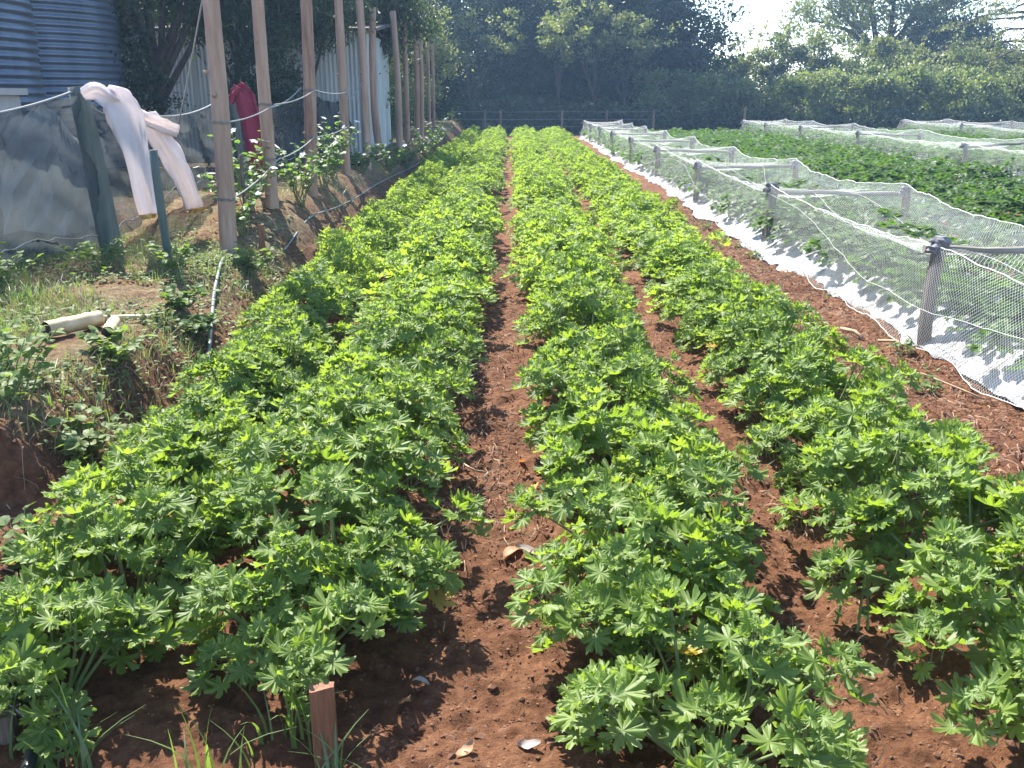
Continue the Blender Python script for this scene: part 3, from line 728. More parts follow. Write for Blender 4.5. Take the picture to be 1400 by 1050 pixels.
# garments on the fence
def cloth_tube(pts, widths, thick, seed, mat, name, parent, flataxis, k=28):
    P = np.array([tuple(p) for p in pts], float)
    n = 40; s = np.linspace(0, 1, n); u = np.linspace(0, 1, len(P))
    C = np.stack([np.interp(s, u, P[:, c]) for c in range(3)], 1); wv = np.interp(s, u, widths)
    for _ in range(2): C[1:-1] = (C[:-2] + C[1:-1] * 2 + C[2:]) / 4
    th = np.arange(k) * 2 * math.pi / k
    rr = wv[:, None] * (1 + .45 * vnoise(th[None, :] * 1.9 + seed + s[:, None] * 2, s[:, None] * 2.5, seed) + .40 * vnoise(th[None, :] * 4.2 + seed - s[:, None] * 4, s[:, None] * 6, seed + 1))
    rr[:, -1] = rr[:, -1] * .5 + rr[:, 0] * .5
    b = MB(); b.tube(C, rr, k, True, 0, 0, (flataxis, thick))
    T = np.gradient(C, axis=0); T /= np.linalg.norm(T, axis=1)[:, None] + 1e-9
    A = np.cross(T, np.asarray(flataxis, float)); A /= np.linalg.norm(A, axis=1)[:, None] + 1e-9; Bn = np.cross(A, T)
    xx = np.cos(th)[None, :]; ss = s[:, None]
    fold = .020 * np.sin(xx * 3.6 + seed + 1.5 * ss) + .012 * np.sin(xx * 8 + seed * 2 - 3 * ss) + .03 * vnoise(xx * 1.7 + seed + ss, ss * 5 + xx, seed + 4)
    fold = fold * np.clip(np.minimum(ss, .9) * 3 + .3, 0, 1)
    b.V[0] = b.V[0] + (fold[:, :, None] * Bn[:, None, :]).reshape(-1, 3)
    return link(name, b.mesh(name, [M[mat]], True), parent)
def pts_off(L_, o): return [Vector(p) - Vector(o) for p in L_]
p0 = on_rope(7.32); p1 = on_rope(7.85); p2 = on_rope(8.55)
org = (p0.x, p0.y, p0.z)
gw = thing('white_garment', 'white garment with two long hanging legs slung over the fence rope', 'clothing', org)
fa = (.35, -.94, 0)
cloth_tube(pts_off([(-3.20, 7.16, 1.50), (-3.10, 7.15, 1.53), (-3.0, 7.17, 1.46), (-2.95, 7.45, 1.36), (-2.96, 7.75, 1.30), (-2.88, 7.85, 1.25), (-2.77, 7.87, 1.21)], org), [.045, .065, .065, .055, .05, .06, .045], .35, 3, 'white_cloth', 'waist', gw, (.6, -.8, 0))
l1 = [(-3.06, 7.2, 1.53), (-2.98, 7.2, 1.45), (-2.91, 7.18, 1.34), (-2.86, 7.16, 1.10), (-2.82, 7.14, .76), (-2.81, 7.12, .62)]
cloth_tube(pts_off(l1, org), [.06, .115, .118, .092, .074, .058], .16, 5, 'white_cloth', 'leg', gw, fa)
cloth_tube(pts_off([(-2.81, 7.12, .625), (-2.808, 7.12, .59)], org), [.056, .052], .45, 6, 'ochre', 'cuff', gw, fa)
l2 = [(-3.02, 7.9, 1.36), (-2.99, 7.88, 1.27), (-2.85, 7.86, 1.06), (-2.76, 7.85, .84), (-2.68, 7.84, .58)]
cloth_tube(pts_off(l2, org), [.06, .10, .098, .086, .072], .16, 8, 'white_cloth', 'leg', gw, fa)
cloth_tube(pts_off([(-2.682, 7.84, .585), (-2.675, 7.84, .55)], org), [.07, .066], .45, 9, 'ochre', 'cuff', gw, fa)
gr = thing('crimson_garment', 'crimson garment hanging folded over the fence rope behind the poles', 'clothing', (-2.75, 9.5, 1.5))
o_ = (-2.75, 9.5, 1.5)
cloth_tube(pts_off([(-2.71, 9.62, 1.40), (-2.70, 9.54, 1.585), (-2.65, 9.5, 1.48), (-2.63, 9.5, 1.36), (-2.60, 9.5, 1.12), (-2.57, 9.5, .84), (-2.56, 9.5, .70)], o_), [.03, .05, .085, .09, .09, .085, .06], .2, 12, 'red_cloth', 'sleeve', gr, fa)
cloth_tube(pts_off([(-2.70, 9.47, 1.58), (-2.75, 9.46, 1.50), (-2.78, 9.45, 1.42)], o_), [.04, .035, .03], .6, 13, 'red_cloth', 'hood', gr, fa)

# pale heap added for the bright patch where light shows through the shade net
g = np.random.default_rng(55); th = np.linspace(0, 2 * math.pi, 25)[:-1]; Vh = []; nr = 9
for i in range(nr):
    f = i / (nr - 1)
    for t in th:
        r = .42 * (1 - f) ** .55 * (1 + .35 * vnoise(np.cos(t) * 2 + 3, np.sin(t) * 2 + f * 4, 56)); Vh.append((r * math.cos(t) + .03 * g.normal() * (1 - f), r * math.sin(t) * .7 + .03 * g.normal() * (1 - f), 1.02 * f ** .8 + .02 * g.normal()))
Qh = [(i * 24 + j, i * 24 + (j + 1) % 24, (i + 1) * 24 + (j + 1) % 24, (i + 1) * 24 + j) for i in range(nr - 1) for j in range(24)]
tag(link('added_pale_heap', np_mesh('added_pale_heap', Vh, Qh, None, [M['concrete']], None, False), None, (-3.95, 8.0, hz(-3.95, 8.0))), 'pale heap added for the bright patch in the shade net beside the thick post', 'plastic sheet')

# strings between the poles
def string(name, pts, lab, r=.006, m='cord', cat='string', group=None):
    P = np.array(pts); c = P.mean(0); b = MB()
    out = []
    for i in range(len(P) - 1):
        for t in np.linspace(0, 1, 9)[(1 if i else 0):]:
            p = P[i] * (1 - t) + P[i + 1] * t; p = p.copy(); p[2] -= .03 * 4 * t * (1 - t); out.append(p)
    b.tube(np.array(out) - c, r, 5)
    return tag(link(name, b.mesh(name, [M[m]], True), None, tuple(c)), lab, cat, group)
string('string', [(-2.2, 7.25, 1.30), (-2.13, 8.6, 1.42), (-2.08, 10.13, 1.55), (-2.12, 12.36, 1.54)], 'upper pale string tied level between the four nearest tall poles', .006, group='strings between the tall poles')
string('string', [(-2.2, 7.25, .72), (-2.14, 8.6, .94), (-2.12, 10.13, 1.07), (-2.12, 12.36, 1.12)], 'lower pale string slanting up between the four nearest tall poles', .006, group='strings between the tall poles')
string('string', [(-2.2, 7.27, 2.45), (-3.02, 8.6, 1.25)], 'pale guy string sloping from the nearest tall pole down to the fence', .006, group='strings between the tall poles')
string('string', [(-2.12, 12.4, 1.42), (-2.45, 13.4, 1.25), (-2.2, 14.3, 1.72)], 'slack loop of cord between the fourth and fifth tall poles', .007, group='strings between the tall poles')

# ------------------------------------------------------------------ water tanks, block, shed
def tank(x, y, r, h, lab, seed):
    t = thing('water_tank', lab, 'water tank', (x, y, terrace(np.array(y)) * 0 + hz(x, y)), seed, 'corrugated water tanks')
    pitch = .09; k = 72; n = int(h / pitch * 8)
    zz = np.linspace(0, h, n); rr = r + .015 * np.sin(zz * 2 * math.pi / pitch)
    # every second course of sheets stands a little proud
    rr = rr + .006 * ((zz // .84).astype(int) % 2)
    b = MB(); b.tube(np.stack([zz * 0, zz * 0, zz], 1), rr, k, True); link('wall', b.mesh('wall', [M['tank']], True), t)
    b = MB(); b.tube([(0, 0, h - .02), (0, 0, h + .03), (0, 0, h + .35)], [r + .06, r + .06, .25], k, True); link('roof', b.mesh('roof', [M['tank']], False), t)
    return t
tank(-6.80, 13.3, 1.35, 4.2, 'corrugated metal water tank beside the dark tree trunk', .4)
tank(-6.45, 10.15, 1.35, 4.0, 'corrugated metal water tank partly cut off, in front of the other tank', 1.7)
b = MB(); b.box((0, 0, .55), (1.3, .5, 1.1)); b.box((0, -.0, 1.13), (1.42, .6, .06))
tag(link('concrete_block', b.mesh('concrete_block', [M['concrete']]), None, (-5.35, 8.9, hz(-5.4, 8.9) - .13)), 'pale flat-topped block standing behind the shade-net fence', 'concrete block')

shed = thing('metal_shed', 'pale corrugated metal shed behind the poles and the tree', 'shed', (-5.3, 17.2, .3))
def sheet_mesh(w, h, pitch=.076, amp=.011):
    xs = np.linspace(0, w, int(w / pitch * 8) + 1); n = len(xs)
    yv = amp * np.sin(xs * 2 * math.pi / pitch)
    V = np.concatenate([np.stack([xs, yv, xs * 0], 1), np.stack([xs, yv, xs * 0 + h], 1)])
    Q = [(i, i + 1, n + i + 1, n + i) for i in range(n - 1)]
    return np_mesh('sheet', V, Q, None, [M['shed']], None, True)
sh = sheet_mesh(.80, 2.40)
for i in range(7):
    link('wall_sheet', sh, shed, (-2.7 + i * .772, .006 * (i % 2), -.1 + random.uniform(-.03, .03)))
side = sheet_mesh(.80, 2.35)
for i in range(4): link('wall_sheet', side, shed, (2.70, .03 + i * .772, -.1), (0, 0, math.pi / 2))
b = MB(); b.box((0, 1.6, 2.47), (5.9, 3.7, .05), 0, 0, 0, Matrix.Rotation(.10, 4, 'X')); link('roof', b.mesh('roof', [M['rust_roof']]), shed)
b = MB(); b.box((0, 3.1, 1.2), (5.4, .04, 2.6)); b.box((-2.72, 1.55, 1.2), (.04, 3.05, 2.5)); link('back_wall', b.mesh('back_wall', [M['shed']]), shed)

# ------------------------------------------------------------------ trees
def leaf_quads(C, size, asp, droop=0.0, rs=None):
    """C (n,3) centres -> folded rhombus leaves (4 verts, 1 quad each)"""
    n = len(C); g = rs
    d = g.normal(size=(n, 3)); d[:, 2] -= droop * 2; d /= np.linalg.norm(d, axis=1)[:, None]
    e = g.normal(size=(n, 3)); e[:, 2] += .8; s_ = np.cross(d, e); s_ /= np.linalg.norm(s_, axis=1)[:, None] + 1e-9
    L_ = size * g.uniform(.6, 1.35, n)[:, None]
    V = np.stack([C - d * L_ * .5, C + s_ * L_ * asp * .5, C + d * L_ * .5, C - s_ * L_ * asp * .5], 1).reshape(-1, 3)
    Q = np.arange(n * 4).reshape(-1, 4)
    return V, Q

def crown_points(blobs, n, clump, g, shell=.45, per=70):
    vol = np.array([a[3] * a[4] * a[5] for a in blobs]) ** .72; vol /= vol.sum()
    out = []; tints = []
    for bl, f in zip(blobs, vol):
        nc = max(3, int(n * f / per))
        d = g.normal(size=(nc, 3)); d /= np.linalg.norm(d, axis=1)[:, None]
        r = g.uniform(shell, 1.0, nc) ** .6
        cc = np.array(bl[:3]) + d * r[:, None] * np.array(bl[3:6])
        for c in cc:
            m_ = int(per * g.uniform(.5, 1.5))
            p = c + g.normal(size=(m_, 3)) * clump * np.array([1, 1, .7]) * g.uniform(.6, 1.3)
            out.append(p); tints.append(np.full(m_, g.uniform(0, .7)))
    return np.concatenate(out), np.concatenate(tints)

def tree_meshes(seed, h, blobs, n, leaf, asp, mat, clump, trunk_r, limbs=6, droop=0, shell=.45, fork=.35, per=70):
    g = np.random.default_rng(seed); q = random.Random(seed)
    C, ti = crown_points(blobs, n, clump, g, shell, per)
    C = C[C[:, 2] > .12]; ti = np.resize(ti, len(C))
    V, Q = leaf_quads(C, leaf, asp, droop, g)
    crown = np_mesh('crown', V, Q, None, [M[mat]], None, False, np.repeat(ti, 4))
    b = MB(); n_ = 7; fz = h * fork
    P = [(.06 * h * .2 * math.sin(i * .9 + seed), .06 * h * .2 * math.cos(i * 1.1 + seed), -.2 + (fz + .2) * i / (n_ - 1)) for i in range(n_)]
    b.tube(P, [trunk_r * (1.25 - .55 * i / (n_ - 1)) for i in range(n_)], 9)
    tr = b.mesh('trunk', [M['bark']], True)
    lm = []
    for k in range(limbs):
        bl = blobs[k % len(blobs)]
        e = Vector((bl[0] + q.uniform(-.5, .5) * bl[3], bl[1] + q.uniform(-.5, .5) * bl[4], bl[2] + q.uniform(-.1, .6) * bl[5]))
        s0 = Vector(P[-1 - (k % 3)]); c1 = s0.lerp(e, .4) + Vector((0, 0, .1 * h * q.uniform(.2, 1))); c2 = s0.lerp(e, .75) + Vector((q.uniform(-.2, .2), q.uniform(-.2, .2), .05 * h))
        b = MB(); b.tube([s0, c1, c2, e], [trunk_r * .62, trunk_r * .42, trunk_r * .25, trunk_r * .08], 6)
        for w in range(4):
            s1 = c1.lerp(e, q.uniform(.1, .8)); e1 = s1 + Vector((q.uniform(-1, 1) * bl[3] * .7, q.uniform(-1, 1) * bl[4] * .7, q.uniform(.0, .8) * bl[5]))
            b.tube([s1, s1.lerp(e1, .5) + Vector((0, 0, .1)), e1], [trunk_r * .2, trunk_r * .12, trunk_r * .04], 5)
        lm.append(b.mesh('limb', [M['bark']], True))
    return tr, lm, crown
def plant_tree(ms, name, lab, cat, x, y, rz=0, sc=1, group=None, z=None):
    t = thing(name, lab, cat, (x, y, hz(x, y) if z is None else z), rz, group); t.scale = (sc, sc, sc) if np.isscalar(sc) else sc
    link('trunk', ms[0], t)
    for m_ in ms[1]: link('limb', m_, t)
    tag(link('crown', ms[2], t), kind='stuff')
    return t

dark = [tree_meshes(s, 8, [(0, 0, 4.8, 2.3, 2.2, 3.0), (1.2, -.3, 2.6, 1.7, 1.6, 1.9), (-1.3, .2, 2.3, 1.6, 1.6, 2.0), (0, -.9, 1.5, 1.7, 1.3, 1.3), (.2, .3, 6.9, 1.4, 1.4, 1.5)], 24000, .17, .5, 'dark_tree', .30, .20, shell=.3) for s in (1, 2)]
LABD = ['dense dark tree at the end of the crop rows, just right of the last poles', 'dense dark tree behind the far end of the centre path', 'dense dark tree behind the far end of the right crop row',
        'dark tree behind the far end of the nearest net tunnel', 'tall dark tree whose edge meets the bright gap of sky', 'dark tree deep behind the end of the left crop rows', 'dark tree set back in the dark wood behind the centre path', 'dark tree set back behind the end of the netting']
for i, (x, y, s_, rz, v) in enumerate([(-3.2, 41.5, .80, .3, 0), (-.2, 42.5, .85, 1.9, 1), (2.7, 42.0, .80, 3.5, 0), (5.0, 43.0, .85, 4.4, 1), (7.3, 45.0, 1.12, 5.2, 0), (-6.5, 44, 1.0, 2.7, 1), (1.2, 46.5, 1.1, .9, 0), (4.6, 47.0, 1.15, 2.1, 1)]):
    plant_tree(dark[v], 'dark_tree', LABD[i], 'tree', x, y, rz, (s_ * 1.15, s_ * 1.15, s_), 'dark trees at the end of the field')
# sparse sunlit sprays over the dark wood
shoot = tree_meshes(31, 4, [(.2, 0, 3.3, 1.3, .7, .6), (1.3, -.2, 3.7, 1.0, .7, .55), (-1.2, 0, 3.9, 1.1, .7, .5), (.2, 0, 4.5, .8, .6, .5), (1.9, 0, 4.6, .5, .5, .5)], 2700, .15, .5, 'olive_tree', .15, .06, shell=.6, per=45)
for i, (x, y, s_, lab) in enumerate([(-1.7, 39.6, .95, 'pale green shrub reaching up before the dark wood beside the last poles'), (1.9, 39.8, .98, 'pale green shrub with loose sprays before the dark wood behind the crop'), (4.7, 40.3, .98, 'loose pale shrub at the right side of the dark wood'), (3.4, 40.0, 1.04, 'pale shrub between two like it before the right half of the dark wood'), (-3.4, 36.6, .8, 'pale shrub beyond the last tall pole')]):
    plant_tree(shoot, 'tall_shrub', lab, 'shrub', x, y, i * 1.3, s_, 'pale shrubs before the dark wood')

# left side trees
pine = tree_meshes(41, 5.2, [(0, 0, 3.6, 1.3, 1.2, 1.4), (.9, -.2, 2.9, .9, .8, .8), (-.7, .3, 2.7, .8, .8, .8), (.2, .2, 4.9, .9, .9, .8), (1.5, 0, 3.2, .6, .6, .7), (1.0, -.3, 2.35, .7, .5, .55), (-.5, -.3, 2.4, .6, .5, .5), (1.7, -.2, 2.5, .5, .5, .4)], 19000, .15, .16, 'dark_tree', .20, .10, limbs=11, droop=.5, shell=.2, fork=.28, per=60)
plant_tree(pine, 'feathery_tree', 'dark feathery tree with bare forked trunk beside the water tank', 'tree', -5.35, 14.4, .6, 1.0)
ltree = tree_meshes(43, 5, [(0, 0, 3.2, 1.5, 1.4, 1.5), (1.0, .2, 2.2, 1.1, 1.0, 1.1), (-1.0, 0, 2.3, 1.0, 1.0, 1.1), (.2, 0, 4.4, 1.0, 1.0, .9)], 15000, .13, .45, 'dark_tree', .2, .13, shell=.3)
ltree2 = tree_meshes(44, 5, [(0, 0, 3.0, 1.3, 1.2, 1.7), (.7, .2, 1.6, 1.0, 1.0, 1.1), (-.7, 0, 1.8, 1.0, 1.0, 1.1)], 13000, .12, .45, 'olive_tree', .2, .12, shell=.35)
ftree = tree_meshes(46, 4.2, [(0, 0, 2.75, 1.0, .7, .65), (.9, -.1, 2.5, .8, .6, .65), (-.9, 0, 2.55, .8, .6, .6), (.1, .1, 3.4, 1.1, .8, .7), (-.2, -.1, 2.1, .6, .4, .45), (.6, -.1, 2.25, .6, .4, .4), (0, .3, 2.5, 1.5, .3, .35)], 15000, .13, .22, 'dark_tree', .18, .05, limbs=8, droop=.4, shell=.3, fork=.45, per=50)
for x, y, rz, s_, lab in ((-4.45, 15.6, .4, .98, 'feathery tree drooping over the shed between the two nearest poles'), (-3.35, 16.2, 2.2, 1.0, 'feathery tree drooping over the shed behind the third and fourth poles'), (-2.75, 19.2, 4.0, 1.0, 'thin drooping tree behind the fifth and sixth poles')):
    plant_tree(ftree, 'feathery_tree', lab, 'tree', x, y, rz, s_, 'feathery trees before the shed')
for x, y, rz, s_, lab in ((-3.78, 14.7, 1.0, .42, 'dark leafy bush before the shed between the second and third poles'), (-5.75, 13.9, 3.0, .46, 'dark leafy bush at the foot of the feathery tree by the tank')):
    plant_tree(ltree, 'leafy_bush', lab, 'bush', x, y, rz, s_, 'dark bushes before the shed')
plant_tree(ltree, 'leafy_tree', 'dark leafy tree rising behind the metal shed roof', 'tree', -6.3, 22.0, .4, 1.05, 'leafy trees behind the tall poles')
plant_tree(ltree, 'leafy_tree', 'dark leafy tree hanging over the right end of the metal shed', 'tree', -4.1, 21.3, 2.4, .98, 'leafy trees behind the tall poles')
plant_tree(ltree2, 'leafy_tree', 'lighter green tree seen between the fifth and seventh tall poles', 'tree', -3.6, 24.5, 1.4, .95, 'leafy trees behind the tall poles')
plant_tree(ltree, 'leafy_tree', 'dark leafy tree rising behind the farthest tall poles', 'tree', -4.2, 29.5, 4.4, 1.2, 'leafy trees behind the tall poles')
plant_tree(ltree2, 'leafy_tree', 'broad green tree at the far end of the pole line', 'tree', -3.9, 34.5, 3.1, 1.1, 'leafy trees behind the tall poles')
plant_tree(ltree, 'leafy_tree', 'dark tree filling the gap between the water tanks and the shed', 'tree', -8.4, 20.0, 5.1, 1.1, 'leafy trees behind the tall poles')

# right side: hedge, shrubs, big trees
def hedge(name, lab, x0, x1, y, h, depth, n, mat, seed, leaf=.14, spiky=.0):
    g = np.random.default_rng(seed); q = random.Random(seed)
    nc = int((x1 - x0) * h * 3.6)
    cx = g.uniform(x0, x1, nc); top = h * (1 + .18 * vnoise(cx * .7, cx * 0, seed) * 2 + .12 * vnoise(cx * 2.3, cx * 0 + 1, seed))
    f = g.uniform(0, 1, nc) ** .7
    cz = .25 + (top - .35) * f
    cyy = y + (g.uniform(-1, 1, nc) * depth * .5) * (1 - .45 * f) - 0
    C = []; ti = []
    per = max(8, n // nc)
    for a, b_, c in zip(cx, cyy, cz):
        m_ = int(per * g.uniform(.5, 1.5)); C.append(np.array([a, b_, c]) + g.normal(size=(m_, 3)) * np.array([.27, .24, .17]) * g.uniform(.6, 1.3)); ti.append(np.full(m_, g.uniform(0, .8)))
    if spiky:
        for k in range(int((x1 - x0) * spiky)):
            a = q.uniform(x0, x1); hh = h * q.uniform(.95, 1.0); ln = q.uniform(.3, .9)
            m_ = 34; t = g.uniform(0, 1, m_); C.append(np.stack([a + t * q.uniform(-.25, .25) + g.normal(size=m_) * .05, y - depth * .2 + g.normal(size=m_) * .06, hh + t * ln], 1)); ti.append(np.full(m_, .8))
    C = np.concatenate(C); ti = np.concatenate(ti)[:len(C)]
    k_ = C[:, 2] > .1; C = C[k_]; ti = ti[k_]
    t = thing(name, lab, 'hedge', ((x0 + x1) / 2, y, 0), 0, None)
    off = np.array([(x0 + x1) / 2, y, 0])
    V, Q = leaf_quads(C - off, leaf, .5, 0, g)
    tag(link('foliage', np_mesh('foliage', V, Q, None, [M[mat]], None, False, np.repeat(ti, 4)), t), kind='stuff')
    b = MB()
    for k in range(int((x1 - x0) * 1.1)):
        a = q.uniform(x0, x1) - off[0]; b.tube([(a, 0, -.1), (a + q.uniform(-.2, .2), q.uniform(-.2, .2), h * .5), (a + q.uniform(-.4, .4), q.uniform(-.3, .3), h * .85)], [.05, .035, .012], 5)
    tag(link('stems', b.mesh('stems', [M['bark']], True), t), kind='stuff')
hedge('low_hedge', 'low bushy hedge behind the far end of the two nearest net tunnels', 5.4, 13.2, 40.6, 2.25, 2.2, 30000, 'hedge', 51, .15)
hedge('low_hedge', 'low bushy hedge behind the far end of the farthest net tunnel', 13.0, 27.5, 41.2, 2.35, 2.2, 46000, 'hedge', 52, .15)
hedge('tall_hedge', 'taller spiky hedge of pale shoots under the bright gap of sky', 8.2, 14.5, 45.5, 3.9, 2.4, 30000, 'olive_tree', 53, .15, 5)
hedge('tall_hedge', 'taller olive hedge in front of the broad tree and the conifer', 14.5, 31, 45.8, 3.55, 2.4, 52000, 'olive_tree', 54, .15, 2.5)
oak = tree_meshes(61, 9, [(-3.2, 0, 4.6, 1.5, 1.6, 1.1), (-1.2, .2, 6.0, 2.0, 2.0, 1.5), (1.4, -.2, 6.2, 2.2, 2.0, 1.6), (3.4, .2, 4.6, 1.7, 1.7, 1.3), (0, 0, 4.1, 2.4, 2.0, 1.2), (.2, 0, 7.6, 1.8, 1.8, 1.2), (2.3, .3, 3.4, 1.5, 1.4, .9)], 26000, .17, .5, 'olive_tree', .30, .26, limbs=9, shell=.45, fork=.32, per=55)
plant_tree(oak, 'broad_tree', 'broad round-crowned tree with visible limbs right of the sky gap', 'tree', 21.0, 55.0, 0, 1.22)
oak2 = tree_meshes(62, 7, [(0, 0, 3.6, 2.3, 2.0, 1.7), (2.0, 0, 3.0, 1.8, 1.7, 1.4), (-2.0, .2, 2.8, 1.6, 1.6, 1.3)], 15000, .17, .5, 'dark_tree', .3, .2, limbs=6, shell=.4)
plant_tree(oak2, 'round_tree', 'low dark round tree between the broad tree and the conifer', 'tree', 24.6, 53.0, .5, 1.05)
plant_tree(oak2, 'round_tree', 'dark round tree half hidden behind the tall hedge at the frame edge', 'tree', 31.0, 50.0, 2.2, 1.2)
# conifer with long level boughs
g = np.random.default_rng(71); q = random.Random(71)
con = thing('conifer', 'conifer with long drooping level boughs reaching in from the edge', 'tree', (25.6, 44.0, 0))
b = MB(); b.tube([(0, 0, -.2), (.1, 0, 3), (0, .1, 7), (0, 0, 11)], [.36, .3, .2, .06], 10); link('trunk', b.mesh('trunk', [M['bark']], True), con)
CC = []; 
for k in range(34):
    z = 2.6 + 8.0 * k / 33; ln = (6.4 - 4.0 * k / 33) * q.uniform(.7, 1.1); a = k * 2.4 if k % 2 else math.pi + q.uniform(-.7, .7)
    P = [Vector((0, 0, z)), Vector((math.cos(a) * ln * .4, math.sin(a) * ln * .4, z + .35)), Vector((math.cos(a) * ln * .75, math.sin(a) * ln * .75, z + .25)), Vector((math.cos(a) * ln, math.sin(a) * ln, z - .25))]
    b = MB(); b.tube(P, [.085, .06, .04, .012], 6)
    for w in range(13):
        t = q.uniform(.22, 1.0); i0 = min(2, int(t * 3)); s1 = P[i0].lerp(P[i0 + 1], t * 3 - i0 if i0 < 3 else 1)
        sd_ = q.choice((-1, 1)); a2 = a + sd_ * q.uniform(.4, 1.0); l2 = q.uniform(.5, 1.3)
        e1 = s1 + Vector((math.cos(a2) * l2, math.sin(a2) * l2, q.uniform(-.35, .1)))
        b.tube([s1, s1.lerp(e1, .5) + Vector((0, 0, .06)), e1], [.02, .014, .005], 4)
        for u in np.linspace(.25, 1, 26): CC.append(s1.lerp(e1, u) + Vector((q.gauss(0, .07), q.gauss(0, .07), q.gauss(-.02, .045))))
    link('bough', b.mesh('bough', [M['bark']], True), con)
CC = np.array([tuple(c) for c in CC]); V, Q = leaf_quads(CC, .17, .22, .1, g)
tag(link('needles', np_mesh('needles', V, Q, None, [M['olive_tree']], None, False, np.repeat(g.uniform(0, .6, len(CC)), 4)), con), kind='stuff')

def mass(name, lab, x0, x1, y0, y1, h, n, mat, seed, leaf=.16):
    g = np.random.default_rng(seed); X = g.uniform(x0, x1, n); Y = g.uniform(y0, y1, n)
    Z = g.uniform(0.02, 1, n) * h * (1 + .8 * vnoise(X * .8, Y * .8, seed)); V, Q = leaf_quads(np.stack([X, Y, Z], 1), leaf, .5, 0, g)
    return tag(link(name, np_mesh(name, V, Q, None, [M[mat]], None, False, np.repeat(g.uniform(0, .6, n), 4))), lab, kind='stuff')
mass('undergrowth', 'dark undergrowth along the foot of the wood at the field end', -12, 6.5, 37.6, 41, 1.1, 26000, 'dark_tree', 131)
mass('undergrowth', 'dark undergrowth along the foot of the hedge behind the netting', 5, 32, 39, 43, .8, 26000, 'dark_tree', 132)
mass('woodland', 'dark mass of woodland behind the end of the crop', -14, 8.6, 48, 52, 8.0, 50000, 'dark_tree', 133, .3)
mass('undergrowth', 'dark thicket backing the tall hedge right of the sky gap', 7.6, 34, 47.2, 49.5, 2.9, 42000, 'hedge', 135, .2)
mass('undergrowth', 'dark undergrowth under the trees behind the tall poles', -9, -3.2, 19.5, 36, 1.3, 24000, 'dark_tree', 134)

# far wire fence before the dark wood
ff = thing('wire_fence', 'dark wire fence with thin posts before the wood at the field end', 'fence', (0, 36.4, 0))
for x in (-2.3, -1.05, -.45, 1.9, 3.6, 5.4): 
    b = MB(); b.tube([(x, 0, -.2), (x + .02, 0, .95)], [.045, .04], 7); link('post', b.mesh('post', [M['post']]), ff)
for z in (.35, .62, .9):
    b = MB(); b.tube([(-2.3, 0, z), (0, 0, z - .02), (1.9, 0, z), (3.6, 0, z - .02), (5.4, 0, z)], .007, 5); link('wire', b.mesh('wire', [M['fencewire']]), ff)
b = MB(); b.tube([(9.0, 36.9, -.2), (9.02, 36.9, 1.05)], [.05, .045], 7)
tag(link('fence_post', b.mesh('fence_post', [M['post']])), 'lone thin post standing before the low hedge beyond the netting', 'post')

# ------------------------------------------------------------------ weeds, brambles, grass
def ovate(n=10):
    def f(t): return .5 + .5 * math.cos(t * .5) ** 2
    V, Q, T = fan_leaf(f, n, math.pi * .98, cup=-.12, wave=.03, seed=1)
    V[:, 0] *= .6; V[:, 1] = V[:, 1] * .75 + .4; V[:, 2] += .3 * np.abs(V[:, 0]); V[0] = (0, .05, 0); return V, Q, T
OV = [ovate()]
def leafy(seed, nst, h, spread, nl, size, up=.5):
    r_ = random.Random(seed); st = []; lv = []
    for k in range(nst):
        a = k * 2.4 + r_.uniform(-.5, .5); L_ = h * r_.uniform(.6, 1.1); s_ = spread * r_.uniform(.4, 1.0)
        base = Vector((r_.uniform(-.05, .05), r_.uniform(-.05, .05), -.02)); tip = Vector((math.cos(a) * s_, math.sin(a) * s_, L_)); mid = base.lerp(tip, .5) + Vector((0, 0, .15 * L_))
        st.append((base, mid, tip))
        for i in range(nl):
            t = .25 + .75 * (i + .5) / nl; p = base.lerp(mid, t * 2) if t < .5 else mid.lerp(tip, t * 2 - 1)
            aa = i * 2.4 + a
            lv.append((Matrix.Translation(p) @ Matrix.Rotation(aa, 4, 'Z') @ Matrix.Rotation(R(r_.uniform(-25, 45)), 4, 'X') @ Matrix.Rotation(r_.uniform(-.5, .5), 4, 'Y') @ Matrix.Scale(size * r_.uniform(.7, 1.25), 4), 0))
    return st, lv
def leafy_thing(name, lab, cat, x, y, seed, nst, h, spread, nl, size, mat, group=None, flowers=0, rad=.004, each=False):
    t = thing(name, lab, cat, (x, y, hz(x, y) - .01), 0, group)
    st, lv = leafy(seed, nst, h, spread, nl, size)
    link('stems', stem_mesh(st, 'stems', rad), t)
    V, Q, T, ti = merge_leaves(lv, OV)
    tag(link('leaves', np_mesh('leaves', V, Q, T, [M[mat]], None, True, ti), t), kind='stuff')
    r_ = random.Random(seed + 1)
    if flowers:
        for k in range(flowers):
            tip = st[k % len(st)][2] + Vector((r_.uniform(-.05, .05), r_.uniform(-.05, .05), r_.uniform(-.05, .05)))
            o = link('flower', flower_me, t, tip, (r_.uniform(-.9, .3), r_.uniform(-.6, .6), r_.uniform(0, 6)), r_.uniform(.8, 1.35))
    return t
b = MB()
for k in range(5):
    a = k * 2 * math.pi / 5; c, s_ = math.cos(a), math.sin(a)
    for (u, w, zz) in (): pass
    V = [(0, 0, 0), (c * .020 - s_ * .014, s_ * .020 + c * .014, .008), (c * .036, s_ * .036, .004), (c * .020 + s_ * .014, s_ * .020 - c * .014, .008)]
    b.add(V, [(0, 3, 2, 1)])
flower_me = b.mesh('flower', [M['petal']])
